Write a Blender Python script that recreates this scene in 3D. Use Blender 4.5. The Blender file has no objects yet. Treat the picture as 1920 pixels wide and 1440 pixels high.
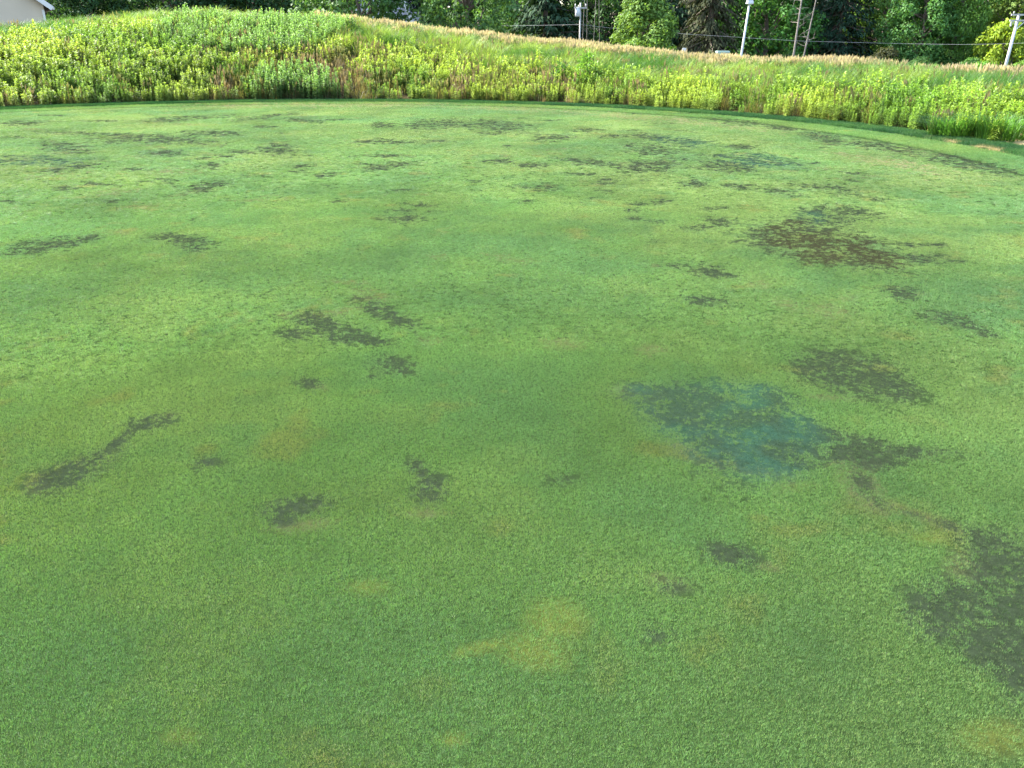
import bpy, math, random
import numpy as np
from mathutils import Vector, Matrix

R = math.radians
random.seed(7)
rng = np.random.default_rng(11)
scene = bpy.context.scene
col = scene.collection

# ------------------------------------------------------------------ camera, sky, sun, exposure
EYE = 1.65
PITCH = 22.5
FPX = 1554.0                      # focal length in pixels of the 1920 px wide photograph
cam_data = bpy.data.cameras.new('camera')
cam_data.sensor_width = 36.0
cam_data.lens = 36.0 * FPX / 1920.0
cam_data.clip_start = 0.05
cam_data.clip_end = 5000
cam = bpy.data.objects.new('camera', cam_data)
cam.location = (0, 0, EYE)
cam.rotation_euler = (R(90 - PITCH), 0, 0)
col.objects.link(cam)
scene.camera = cam

SUN_AZ = -62.0                    # degrees from +y (view direction), negative = left
SUN_EL = 42.0
world = bpy.data.worlds.new('World')
scene.world = world
world.use_nodes = True
nt = world.node_tree
bg = nt.nodes['Background']
sky = nt.nodes.new('ShaderNodeTexSky')
sky.sky_type = 'NISHITA'
sky.sun_disc = False
sky.sun_elevation = R(SUN_EL)
sky.sun_rotation = R(SUN_AZ)
sky.air_density = 1.0
sky.dust_density = 2.0
nt.links.new(sky.outputs[0], bg.inputs[0])
bg.inputs[1].default_value = 0.15

sun_d = bpy.data.lights.new('sun', 'SUN')
sun_d.energy = 4.0
sun_d.angle = R(0.6)
sun_d.color = (1.0, 0.95, 0.86)
sun = bpy.data.objects.new('sun', sun_d)
sd = Vector((math.sin(R(SUN_AZ)) * math.cos(R(SUN_EL)), math.cos(R(SUN_AZ)) * math.cos(R(SUN_EL)), math.sin(R(SUN_EL))))
sun.rotation_euler = sd.to_track_quat('Z', 'Y').to_euler()
sun.location = (-20, 10, 30)
col.objects.link(sun)

vs = scene.view_settings
vs.view_transform = 'Standard'
vs.look = 'None'
vs.gamma = 1.0
vs.exposure = 2.52
vs.use_curve_mapping = False
scene.cycles.max_bounces = 6
scene.cycles.diffuse_bounces = 3
scene.cycles.transparent_max_bounces = 4

# ------------------------------------------------------------------ photograph pixel <-> place
TH = R(PITCH)
CT, ST = math.cos(TH), math.sin(TH)

def ray(px, py):
    a = (px - 960) / FPX
    b = (720 - py) / FPX
    return np.array([a, CT + b * ST, -ST + b * CT])

def at(px, py, depth):
    """point on the pixel's ray at the given forward distance (y)"""
    d = ray(px, py)
    t = depth / d[1]
    return Vector((d[0] * t, depth, EYE + d[2] * t))

def ground(px, py):
    d = ray(px, py)
    t = -EYE / d[2]
    return d[0] * t, d[1] * t

def to_px(x, y, z):
    x = np.asarray(x, float); y = np.asarray(y, float); z = np.asarray(z, float) - EYE
    dep = y * CT - z * ST
    up = y * ST + z * CT
    dep = np.where(dep < 0.05, 0.05, dep)
    return 960 + FPX * x / dep, 720 - FPX * up / dep

# ------------------------------------------------------------------ noise in numpy
def _hash(ix, iy, seed):
    h = (ix.astype(np.int64) * 374761393 + iy.astype(np.int64) * 668265263 + seed * 1442695041) & 0xffffffff
    h = ((h ^ (h >> 13)) * 1274126177) & 0xffffffff
    return ((h ^ (h >> 16)) & 0xffffff) / float(0xffffff)

def vnoise(x, y, seed=0):
    x = np.asarray(x, float); y = np.asarray(y, float)
    ix = np.floor(x); iy = np.floor(y)
    fx = x - ix; fy = y - iy
    fx = fx * fx * (3 - 2 * fx); fy = fy * fy * (3 - 2 * fy)
    a = _hash(ix, iy, seed); b = _hash(ix + 1, iy, seed)
    c = _hash(ix, iy + 1, seed); d = _hash(ix + 1, iy + 1, seed)
    return (a * (1 - fx) + b * fx) * (1 - fy) + (c * (1 - fx) + d * fx) * fy

def fbm(x, y, seed=0, octv=4, gain=0.5):
    s = 0; amp = 1; tot = 0
    for o in range(octv):
        s = s + amp * vnoise(np.asarray(x) * 2 ** o + 17.3 * o, np.asarray(y) * 2 ** o - 9.1 * o, seed + o)
        tot += amp; amp *= gain
    return s / tot

def smooth(a, b, x):
    t = np.clip((np.asarray(x, float) - a) / (b - a), 0, 1)
    return t * t * (3 - 2 * t)

# ------------------------------------------------------------------ materials
def new_mat(name):
    m = bpy.data.materials.new(name)
    m.use_nodes = True
    n = m.node_tree
    n.nodes.clear()
    out = n.nodes.new('ShaderNodeOutputMaterial')
    return m, n, out

def nd(n, kind, **kw):
    x = n.nodes.new(kind)
    for k, v in kw.items():
        setattr(x, k, v)
    return x

def mul_color(n, a, b, fac=1.0):
    mx = nd(n, 'ShaderNodeMix', data_type='RGBA', blend_type='MULTIPLY')
    mx.inputs[0].default_value = fac
    n.links.new(a, mx.inputs[6]); n.links.new(b, mx.inputs[7])
    return mx.outputs[2]

def leaf_mat(name, source, transl=0.4, rough=0.5, spec=0.3, tcol=(1.25, 1.15, 0.55), sheen=0.0):
    """foliage: colour from the point/object, varied leaf by leaf with the mesh attribute 'var'"""
    m, n, out = new_mat(name)
    if source == 'INSTANCER':
        c = nd(n, 'ShaderNodeAttribute', attribute_type='INSTANCER', attribute_name='col').outputs['Color']
    elif source == 'GEOMETRY':
        c = nd(n, 'ShaderNodeAttribute', attribute_type='GEOMETRY', attribute_name='col').outputs['Color']
    else:
        c = nd(n, 'ShaderNodeObjectInfo').outputs['Color']
    v = nd(n, 'ShaderNodeAttribute', attribute_type='GEOMETRY', attribute_name='var').outputs['Color']
    c = mul_color(n, c, v)
    p = nd(n, 'ShaderNodeBsdfPrincipled')
    p.inputs['Roughness'].default_value = rough
    p.inputs['Specular IOR Level'].default_value = spec
    n.links.new(c, p.inputs['Base Color'])
    if sheen:
        p.inputs['Sheen Weight'].default_value = sheen
        p.inputs['Sheen Roughness'].default_value = 0.30
        sc = nd(n, 'ShaderNodeVectorMath', operation='MULTIPLY_ADD')
        sc.inputs[1].default_value = (7.0, 4.6, 9.0); sc.inputs[2].default_value = (0.02, 0.02, 0.015)
        n.links.new(c, sc.inputs[0]); n.links.new(sc.outputs[0], p.inputs['Sheen Tint'])
    t = nd(n, 'ShaderNodeBsdfTranslucent')
    tc = nd(n, 'ShaderNodeRGB'); tc.outputs[0].default_value = (*tcol, 1)
    n.links.new(mul_color(n, c, tc.outputs[0]), t.inputs['Color'])
    mix = nd(n, 'ShaderNodeMixShader')
    mix.inputs[0].default_value = transl
    n.links.new(p.outputs[0], mix.inputs[1]); n.links.new(t.outputs[0], mix.inputs[2])
    n.links.new(mix.outputs[0], out.inputs[0])
    return m

def plain_mat(name, color, rough=0.7, noise_scale=6.0, amount=0.25, bump=0.0, metal=0.0, coords='Object', stretch=(1, 1, 1)):
    m, n, out = new_mat(name)
    p = nd(n, 'ShaderNodeBsdfPrincipled')
    p.inputs['Roughness'].default_value = rough
    p.inputs['Metallic'].default_value = metal
    tc = nd(n, 'ShaderNodeTexCoord')
    mp = nd(n, 'ShaderNodeMapping'); mp.inputs['Scale'].default_value = stretch
    n.links.new(tc.outputs[coords], mp.inputs[0])
    tex = nd(n, 'ShaderNodeTexNoise'); tex.inputs['Scale'].default_value = noise_scale; tex.inputs['Detail'].default_value = 6
    n.links.new(mp.outputs[0], tex.inputs['Vector'])
    ramp = nd(n, 'ShaderNodeMapRange')
    ramp.inputs[1].default_value = 0.25; ramp.inputs[2].default_value = 0.75
    ramp.inputs[3].default_value = 1 - amount; ramp.inputs[4].default_value = 1 + amount
    n.links.new(tex.outputs['Fac'], ramp.inputs[0])
    rgb = nd(n, 'ShaderNodeRGB'); rgb.outputs[0].default_value = (*color, 1)
    vm = nd(n, 'ShaderNodeVectorMath', operation='SCALE')
    n.links.new(rgb.outputs[0], vm.inputs[0]); n.links.new(ramp.outputs[0], vm.inputs['Scale'])
    n.links.new(vm.outputs[0], p.inputs['Base Color'])
    if bump:
        b = nd(n, 'ShaderNodeBump'); b.inputs['Strength'].default_value = bump; b.inputs['Distance'].default_value = 0.02
        n.links.new(tex.outputs['Fac'], b.inputs['Height']); n.links.new(b.outputs[0], p.inputs['Normal'])
    n.links.new(p.outputs[0], out.inputs[0])
    return m

def soil_mat(name, fine=260.0, amount=0.45, bump=0.6):
    """ground sheet: colour from the vertex attribute 'col' broken up by fine grain"""
    m, n, out = new_mat(name)
    p = nd(n, 'ShaderNodeBsdfPrincipled'); p.inputs['Roughness'].default_value = 0.85
    p.inputs['Specular IOR Level'].default_value = 0.0
    c = nd(n, 'ShaderNodeAttribute', attribute_type='GEOMETRY', attribute_name='col').outputs['Color']
    g = nd(n, 'ShaderNodeNewGeometry')
    tex = nd(n, 'ShaderNodeTexNoise'); tex.inputs['Scale'].default_value = fine; tex.inputs['Detail'].default_value = 3
    n.links.new(g.outputs['Position'], tex.inputs['Vector'])
    tex2 = nd(n, 'ShaderNodeTexNoise'); tex2.inputs['Scale'].default_value = fine * 0.12; tex2.inputs['Detail'].default_value = 5
    n.links.new(g.outputs['Position'], tex2.inputs['Vector'])
    add = nd(n, 'ShaderNodeMath', operation='ADD')
    n.links.new(tex.outputs['Fac'], add.inputs[0]); n.links.new(tex2.outputs['Fac'], add.inputs[1])
    mr = nd(n, 'ShaderNodeMapRange')
    mr.inputs[1].default_value = 0.6; mr.inputs[2].default_value = 1.4
    mr.inputs[3].default_value = 1 - amount; mr.inputs[4].default_value = 1 + amount
    n.links.new(add.outputs[0], mr.inputs[0])
    vm = nd(n, 'ShaderNodeVectorMath', operation='SCALE')
    n.links.new(c, vm.inputs[0]); n.links.new(mr.outputs[0], vm.inputs['Scale'])
    n.links.new(vm.outputs[0], p.inputs['Base Color'])
    b = nd(n, 'ShaderNodeBump'); b.inputs['Strength'].default_value = bump; b.inputs['Distance'].default_value = 0.004
    n.links.new(tex.outputs['Fac'], b.inputs['Height']); n.links.new(b.outputs[0], p.inputs['Normal'])
    n.links.new(p.outputs[0], out.inputs[0])
    return m

M = {
    'soil_green': soil_mat('turf_thatch'),
    'soil_bank': soil_mat('bank_soil', 40.0, 0.5, 0.8),
    'turf': leaf_mat('turf_blade', 'INSTANCER', 0.36, 0.6, 0.10, (1.1, 1.15, 0.55), 1.0),
    'collar': leaf_mat('collar_blade', 'INSTANCER', 0.3, 0.5, 0.3, (1.1, 1.15, 0.5)),
    'weed_i': leaf_mat('weed_leaf_stuff', 'INSTANCER', 0.45, 0.5, 0.3, (1.15, 1.15, 0.62)),
    'weed_o': leaf_mat('weed_leaf', 'OBJECT', 0.45, 0.5, 0.3, (1.15, 1.15, 0.62)),
    'tree_leaf': leaf_mat('tree_leaf', 'OBJECT', 0.36, 0.6, 0.15, (1.25, 1.2, 0.5)),
    'needle': leaf_mat('needle', 'OBJECT', 0.12, 0.75, 0.08, (1.1, 1.1, 0.6)),
    'bark': plain_mat('bark', (0.10, 0.075, 0.055), 0.9, 7, 0.5, 0.8, stretch=(3, 3, 0.5)),
    'dead_bark': plain_mat('dead_bark', (0.20, 0.17, 0.14), 0.9, 7, 0.4, 0.6, stretch=(3, 3, 0.5)),
    'pole_wood': plain_mat('weathered_pole', (0.34, 0.32, 0.29), 0.85, 5, 0.3, 0.4, stretch=(4, 4, 0.3)),
    'pole_white': plain_mat('painted_pole', (0.46, 0.46, 0.45), 0.5, 3, 0.1),
    'metal': plain_mat('galvanised', (0.55, 0.56, 0.57), 0.45, 8, 0.12, metal=0.6),
    'porcelain': plain_mat('porcelain', (0.35, 0.33, 0.3), 0.3, 8, 0.1),
    'lens': plain_mat('lamp_lens', (0.8, 0.8, 0.76), 0.25, 8, 0.05),
    'siding': plain_mat('cream_siding', (0.46, 0.375, 0.275), 0.7, 1.2, 0.06),
    'trim': plain_mat('white_trim', (0.55, 0.53, 0.50), 0.5, 2, 0.05),
    'shingle': plain_mat('grey_shingle', (0.30, 0.29, 0.33), 0.85, 3, 0.25),
    'shingle_dark': plain_mat('dark_shingle', (0.10, 0.09, 0.09), 0.9, 3, 0.25),
    'grey_wall': plain_mat('grey_siding', (0.46, 0.44, 0.48), 0.75, 2, 0.08),
    'glass': plain_mat('window_glass', (0.05, 0.06, 0.07), 0.08, 2, 0.05),
    'box_green': plain_mat('utility_box_paint', (0.30, 0.42, 0.37), 0.45, 3, 0.1),
    'wire': plain_mat('cable', (0.32, 0.32, 0.31), 0.5, 3, 0.05),
}

# ------------------------------------------------------------------ object helpers
def tag(o, label=None, cat=None, group=None, kind=None):
    if label: o['label'] = label
    if cat: o['category'] = cat
    if group: o['group'] = group
    if kind: o['kind'] = kind
    return o

def mesh_obj(name, verts, faces, mat=None, parent=None, link=True, smooth_shade=False):
    me = bpy.data.meshes.new(name)
    me.from_pydata([tuple(v) for v in verts], [], [tuple(f) for f in faces])
    if mat: me.materials.append(mat)
    if smooth_shade:
        me.polygons.foreach_set('use_smooth', [True] * len(me.polygons))
    me.update()
    o = bpy.data.objects.new(name, me)
    if link: col.objects.link(o)
    if parent: o.parent = parent
    return o

def np_mesh(name, verts, faces, mats=(), var=None, mat_idx=None, colr=None):
    """faces: (n,k) int array; var/colr: per-vertex rgb"""
    verts = np.asarray(verts, np.float32); faces = np.asarray(faces, np.int32)
    me = bpy.data.meshes.new(name)
    me.vertices.add(len(verts)); me.vertices.foreach_set('co', verts.ravel())
    k = faces.shape[1]
    me.loops.add(faces.size); me.loops.foreach_set('vertex_index', faces.ravel())
    me.polygons.add(len(faces))
    me.polygons.foreach_set('loop_start', np.arange(0, faces.size, k, dtype=np.int32))
    for m in mats: me.materials.append(m)
    if mat_idx is not None:
        me.polygons.foreach_set('material_index', np.asarray(mat_idx, np.int32))
    for nm, arr in (('var', var), ('col', colr)):
        if arr is not None:
            a = me.attributes.new(nm, 'FLOAT_COLOR', 'POINT')
            a.data.foreach_set('color', np.c_[np.asarray(arr, np.float32), np.ones(len(verts), np.float32)].ravel())
    me.update(calc_edges=True)
    me.validate()
    return me

def empty(name, loc, rz=0.0):
    o = bpy.data.objects.new(name, None)
    o.location = loc; o.rotation_euler = (0, 0, rz)
    o.empty_display_size = 0.2
    col.objects.link(o)
    return o

class MB:
    """collects boxes, prisms and tapered tubes for one mesh"""
    def __init__(s): s.v = []; s.f = []
    def poly(s, pts, faces):
        b = len(s.v); s.v += [tuple(p) for p in pts]; s.f += [tuple(i + b for i in f) for f in faces]
    def box(s, c, d, rot=None):
        hx, hy, hz = d[0] / 2, d[1] / 2, d[2] / 2
        pts = [Vector((x, y, z)) for x in (-hx, hx) for y in (-hy, hy) for z in (-hz, hz)]
        if rot is not None: pts = [rot @ p for p in pts]
        s.poly([p + Vector(c) for p in pts], [(0, 1, 3, 2), (4, 6, 7, 5), (0, 4, 5, 1), (2, 3, 7, 6), (0, 2, 6, 4), (1, 5, 7, 3)])
    def tube(s, pts, radii, n=8, cap=True):
        pts = [Vector(p) for p in pts]
        rings = []
        for i, p in enumerate(pts):
            a = pts[max(0, i - 1)]; b = pts[min(len(pts) - 1, i + 1)]
            t = (b - a).normalized()
            u = t.cross(Vector((0, 0, 1)) if abs(t.z) < 0.9 else Vector((1, 0, 0))).normalized()
            w = t.cross(u)
            base = len(s.v)
            for k in range(n):
                an = 2 * math.pi * k / n
                s.v.append(tuple(p + (u * math.cos(an) + w * math.sin(an)) * radii[i]))
            rings.append(base)
        for i in range(len(rings) - 1):
            for k in range(n):
                s.f.append((rings[i] + k, rings[i] + (k + 1) % n, rings[i + 1] + (k + 1) % n, rings[i + 1] + k))
        if cap:
            s.f.append(tuple(rings[0] + k for k in reversed(range(n))))
            s.f.append(tuple(rings[-1] + k for k in range(n)))
    def build(s, name, mat, parent=None, smooth_shade=False):
        return mesh_obj(name, s.v, s.f, mat, parent, True, smooth_shade)

# ------------------------------------------------------------------ the lie of the land
CX, CY = -4.9, 12.75               # middle of the putting green
R_LINE, R_IN, R_OUT = 11.7, 12.82, 13.42

def rho(x, y):
    dy = np.asarray(y, float) - CY
    k = np.where(dy > 0, 1.0, 1.7)
    return np.hypot(np.asarray(x, float) - CX, dy / k)

def range_to(rad, phi):
    """horizontal range from below the camera to the oval of radius rad along azimuth phi (0 = forward)"""
    phi = np.asarray(phi, float)
    lo = np.zeros_like(phi); hi = np.full_like(phi, 60.0)
    for _ in range(45):
        mid = (lo + hi) / 2
        inside = rho(mid * np.sin(phi), mid * np.cos(phi)) < rad
        lo = np.where(inside, mid, lo); hi = np.where(inside, hi, mid)
    return lo

# crest of the bank as it shows against the trees (photograph pixels)
SIL = [(-500, 60), (-150, 45), (0, 36), (100, 25), (250, 13), (400, 10), (560, 16), (700, 29), (840, 47), (960, 64), (1090, 76), (1200, 87), (1300, 96),
       (1400, 101), (1600, 105), (1700, 107), (1800, 114), (1920, 124), (2200, 130), (2600, 135)]
BANK = 8.6
GRASS_H = 0.74
_phi, _zc, _r0 = [], [], []
for px, py in SIL:
    d = ray(px, py)
    ph = math.atan2(d[0], d[1])
    r0 = float(range_to(R_OUT, np.array([ph]))[0])
    rc = r0 + BANK
    _phi.append(ph); _r0.append(r0)
    _zc.append(EYE + rc * d[2] / math.hypot(d[0], d[1]) - GRASS_H)
_phi = [-math.pi, -1.5] + _phi + [1.5, math.pi]
_zc = [0.2, 0.3] + _zc + [0.3, 0.2]

def land(x, y):
    x = np.asarray(x, float); y = np.asarray(y, float)
    r = np.hypot(x, y); ph = np.arctan2(x, y)
    zc = np.interp(ph, _phi, _zc)
    r0 = np.interp(ph, PH_GRID, R0_GRID)
    t = (r - r0) / BANK
    up = np.clip(t, 0, 1); up = up * (1.45 - 0.45 * up * up) * smooth(0, 0.12, up) ** 0.5
    z = zc * np.clip(up, 0, 1)
    fall = smooth(1.05, 3.2, t)
    z = z * (1 - fall) + (-1.7) * fall
    bump = (fbm(x * 0.35, y * 0.35, 5, 3) - 0.5) * 0.22 * smooth(0.02, 0.3, t)
    z = z + bump + 0.01 * smooth(0, 0.1, t)
    far = smooth(90, 260, r)
    return np.where(t <= 0, -0.03, z + far * 3.0 * (fbm(x * 0.01, y * 0.01, 3, 2) - 0.3))

PH_GRID = np.linspace(-math.pi, math.pi, 721)
R0_GRID = range_to(R_OUT, PH_GRID)

# ------------------------------------------------------------------ turf colours and the dead patches
# (x, y, half width, half height, strength, kind, tilt in degrees) measured in the photograph, laid on the ground
D, T, B, P, Y = 0, 1, 2, 3, 4
SPOTS = [
 (38,231,28,3.5,1,D,0),(55,243,25,2,.6,P,0),(25,258,30,2.5,.7,D,0),(122,276,32,8,1,D,5),(62,301,55,8,.9,T,0),(140,311,45,9,.75,D,-8),
 (197,252,75,2.6,1,D,2),(290,261,75,7,.95,D,2),(215,267,30,3,.8,D,0),(190,227,30,2,.8,D,0),(320,224,38,3.5,.9,D,-3),(385,219,40,3,.9,D,-2),
 (475,223,30,3,.9,D,-4),(515,217,30,2.5,.9,D,-4),(570,226,28,4,.9,D,4),(395,250,38,4.5,1,D,0),(500,238,30,2,.8,D,0),(312,287,28,4.5,1,D,0),
 (447,285,22,4,.9,D,0),(520,279,24,9,.95,D,0),(395,271,22,3,.8,P,0),(250,294,25,3,.7,P,0),(368,299,22,2.5,.7,D,-6),(398,311,18,5,.8,D,-8),
 (252,318,25,3,.7,D,0),(386,351,35,8,1,D,-10),(345,363,18,4,.8,P,-15),(318,342,20,7,.8,D,0),(272,340,25,3,.7,D,0),(190,346,40,3,.7,D,0),
 (473,330,26,4,.8,D,0),(613,328,16,4,.8,D,-8),(572,312,22,3,.8,D,-4),(208,378,20,5,.75,D,0),(262,389,28,4,.8,P,-4),(470,376,35,2,.8,P,0),
 (508,368,18,2,.8,P,-8),(22,391,22,3,.7,P,-6),(363,413,7,3,.8,D,0),(90,460,70,11,1,D,-9),(160,447,30,6,.9,D,-6),(215,437,40,4,.7,P,0),
 (318,446,38,9,1,D,3),(358,456,36,12,1,D,6),
 (716,234,18,4,1,D,0),(722,266,40,4,.95,D,0),(815,265,25,3,.7,D,0),(820,233,42,8,.9,D,-3),(933,235,45,9,.95,D,3),(875,235,30,5,.8,D,0),
 (922,250,22,3,.85,D,0),(1006,256,10,2,.9,D,0),(1037,259,25,4.5,1,D,-3),(1097,245,25,4,.8,D,0),(1152,255,22,3,.8,D,0),(1181,245,20,2,.6,D,0),
 (1225,257,35,6,.8,D,5),(1283,266,42,7,.85,T,5),(1181,273,20,4,.9,D,0),(1225,280,40,9,.85,D,4),(1210,286,16,5,.9,D,0),(951,274,8,2,.8,D,0),
 (722,293,40,3,.8,D,0),(729,311,40,5,.8,D,-5),(711,316,20,3,.8,D,0),(944,303,16,3,1,D,0),(1000,310,20,3.5,1,D,0),(1101,304,38,4.5,1,D,5),
 (1214,311,38,9,1,D,-3),(1272,298,22,4,.7,D,0),(1352,293,40,3.5,.9,D,4),(1367,311,32,9,1,D,4),(1320,313,22,3,.8,D,0),(1389,275,25,4,.8,D,5),
 (897,340,22,4,.65,D,0),(985,351,30,5,.8,D,0),(1022,352,25,6,1,D,0),(1137,336,22,6,.95,D,0),(1210,337,20,4,.7,D,0),(1134,358,22,4,.8,D,4),
 (1112,371,15,4,.7,D,0),(1307,344,24,6,1,D,3),(1385,349,35,5,1,D,3),(1462,360,32,6,1,D,6),(1535,350,70,8,.8,D,3),(1590,362,45,10,.7,D,3),
 (1640,372,30,8,.7,D,6),(1600,338,35,6,.6,D,8),(1238,378,18,5,1,D,-6),(1197,383,22,4,.9,D,-4),(1183,395,18,4,.9,D,0),(1190,410,16,4,1,D,5),
 (1227,415,22,3,.9,D,3),(1310,428,30,5,1,D,-3),(1350,417,32,8,1,D,5),(1230,453,18,5,.7,D,0),(1383,453,20,4,.8,D,0),
 (1434,440,38,22,1,D,8),(1467,445,50,22,1.1,D,10),(1515,455,60,18,1.1,B,8),(1545,478,34,14,1.15,B,0),(1590,462,50,18,1.1,B,14),(1638,480,46,11,1.05,B,12),(1520,450,90,26,1.15,D,8),(1600,465,75,24,1.1,D,14),(1560,415,60,16,.9,D,5),
 (1480,424,40,10,1,B,-5),(1505,415,32,14,1,T,-10),(1530,395,36,10,1,D,-8),(1600,397,42,9,1,D,8),(1640,406,22,5,.9,D,8),(1598,435,35,10,.65,D,8),
 (1712,460,28,4,1,D,3),(1755,460,20,4,.9,D,0),(1720,484,52,9,1,D,3),(1668,482,28,8,1,D,6),(1790,490,25,3,.8,D,5),(1536,447,18,4.5,1.1,Y,0),
 (1330,508,34,10,1.05,D,10),(1362,518,22,5,1,D,5),(1270,500,35,4,.9,D,3),(1235,498,20,4,.7,P,0),(1320,564,38,7,1.05,D,4),(1693,550,34,12,1,D,8),
 (1727,552,15,6,.7,P,0),(1427,533,18,10,.7,P,20),(1475,570,28,10,.7,P,15),(1592,560,12,6,.75,P,0),(1555,582,30,8,.9,P,8),(1780,597,48,11,1,D,10),
 (1815,610,30,9,.9,D,20),(1843,622,30,10,.85,D,20),
 (1547,259,32,7,1,D,9),(1650,275,45,6,1,D,8),(1715,285,30,5,.85,P,8),(1785,301,45,8,.95,D,10),(1845,313,45,8,.95,D,10),(1465,240,30,4,.8,D,6),
 (1390,229,60,5,.75,D,5),(1430,301,48,9,1,T,5),(1525,307,14,2,.9,D,0),(1615,295,80,6,.65,P,8),(1700,311,60,8,.8,P,9),
 (600,197,110,3,.9,P,0),(720,196,70,3,.9,P,0),(950,205,60,3,.85,P,2),(1150,217,70,4,.85,P,4),(1300,230,80,4,.85,P,6),(450,199,80,3,.7,P,0),
 (757,411,36,8,1,D,3),(735,408,16,4,1,D,0),(820,481,14,4,.8,P,0),(165,543,20,2.5,.8,D,0),(655,530,50,4,.65,P,3),
 (600,605,46,15,1.05,D,10),(640,628,50,14,1.05,D,5),(560,625,40,14,.8,D,0),(690,640,50,8,.85,D,5),(720,585,52,13,1,D,24),(760,602,30,13,.85,D,15),
 (695,553,24,7,.95,P,8),(640,585,42,6,.85,P,-10),(540,592,16,6,.75,P,0),(735,685,38,15,1,D,5),(700,705,20,6,.75,D,0),(577,717,22,9,.95,D,10),
 (600,725,18,6,.7,P,0),(805,640,30,8,.6,P,0),(970,490,30,4,.8,P,5),(930,480,20,4,.7,P,5),(1055,645,25,7,.9,P,0),(1220,655,20,7,.8,P,0),
 (1590,698,78,30,1.15,D,10),(1538,690,48,18,1.05,D,10),(1650,720,58,20,1.1,D,12),(1700,740,22,6,.9,D,10),(1560,745,50,7,.7,P,5),
 (1390,795,90,55,1.25,T,15),(1310,770,80,38,1.2,T,10),(1240,745,58,18,1.15,T,8),(1430,755,52,26,1.2,T,15),(1390,842,72,24,1.15,T,10),
 (1485,830,48,34,1.15,D,0),(1340,830,52,24,1.1,D,20),(1295,800,35,20,1.0,D,10),(1195,737,30,9,.95,P,8),(1370,868,70,9,.95,P,12),(1290,842,35,8,.8,P,25),
 (1535,815,64,14,1.1,D,8),(1620,850,64,22,1.1,D,5),(1475,862,40,15,1.0,D,15),(1705,845,90,10,.85,D,3),(1620,835,40,15,1,D,0),(1600,870,40,8,.8,P,0),
 (1612,908,34,20,.95,P,50),(1640,940,28,12,.9,P,20),(1720,965,70,6,.85,P,18),(1775,985,24,9,.95,D,20),(1614,905,34,20,.8,D,50),(1645,942,34,12,.75,D,20),(1715,965,60,5,.7,D,18),(1690,850,70,9,.8,D,8),(1260,1100,60,26,.55,D,0),
 (1860,1015,62,20,1.05,D,15),(1885,1065,60,50,1.1,D,20),(1850,1145,115,45,1.1,D,12),(1770,1150,62,40,1.05,D,10),(1880,1200,75,50,1.1,D,20),
 (1930,1100,70,90,1.1,D,0),(1905,1265,40,22,1,D,20),(1990,1200,90,120,1,D,0),(1815,1065,30,22,.85,P,10),
 (1370,1040,52,20,.9,D,12),(1440,1062,22,8,.7,P,10),(1250,1090,55,18,.5,P,10),
 (785,880,24,14,.95,D,45),(808,915,24,28,1,D,70),(795,962,28,6,.75,P,0),(555,948,52,16,1.05,D,-8),(530,972,26,12,1,D,0),(565,985,45,8,.8,P,-5),
 (140,885,66,20,1.1,D,-22),(185,858,50,14,1.0,D,-20),(75,908,18,13,.8,P,0),(222,832,24,13,.85,D,-30),(282,790,42,13,1,D,-10),(243,812,22,8,.85,D,-30),
 (310,780,25,7,.7,P,-5),(385,868,32,12,.8,D,-5),(1055,900,60,20,.42,D,0),(1230,1190,80,40,.42,D,0),
 (1040,1160,45,30,.75,Y,0),(1000,1220,50,26,.75,Y,10),(905,1213,35,8,.9,Y,-12),(850,1385,26,12,.7,Y,0),(1885,1380,70,26,.75,Y,0),(110,480,25,4,.7,Y,0),
 (1740,1010,40,12,.6,Y,0),(1480,910,60,14,.5,Y,0),(690,1100,60,20,.45,Y,0),(340,1380,60,24,.4,Y,0),
]
SPOTS = [(a, b, c * (1.15 if b < 330 else 1.0), d, e + (0.22 if (b < 330 and f < 3) else 0.0), f, g) for (a, b, c, d, e, f, g) in SPOTS]
_r = random.Random(5)
for _k in range(60):                 # thin faint streaks over the far half
    _y = 212 + 190 * _r.random() ** 1.4
    SPOTS.append((_r.uniform(10, 1640), _y, _r.uniform(14, 40), 1.3 + (_y - 205) * 0.018 * _r.uniform(.6, 1.2), _r.uniform(.62, .92), D if _r.random() < .75 else P, _r.uniform(-5, 7)))
def spot_fields(x, y):
    out = np.full((5, len(x)), -0.6)
    for (px, py, rx, ry, s, k, ang) in SPOTS:
        c = np.array(ground(px, py))
        e = 0.02
        J = np.zeros((2, 2))
        for j in range(2):
            q = c.copy(); q[j] += e
            a = to_px(q[0], q[1], 0); b = to_px(c[0], c[1], 0)
            J[0, j] = (a[0] - b[0]) / e; J[1, j] = (a[1] - b[1]) / e
        ca, sa = math.cos(R(ang)), math.sin(R(ang))
        Mx = np.array([[ca / rx, sa / rx], [-sa / ry, ca / ry]]) @ J
        inv = np.linalg.inv(Mx)
        ext = np.abs(inv).sum(1) * 2.4
        sel = np.nonzero((np.abs(x - c[0]) < ext[0]) & (np.abs(y - c[1]) < ext[1]))[0]
        if len(sel) == 0: continue
        q = Mx @ np.stack([x[sel] - c[0], y[sel] - c[1]])
        dd = np.hypot(q[0], q[1])
        if k >= 3: dd = dd * 0.72
        val = s * 0.97 - (0.64 if s > 0.7 else 0.74) * dd
        out[k, sel] = np.maximum(out[k, sel], val)
    return out

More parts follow.
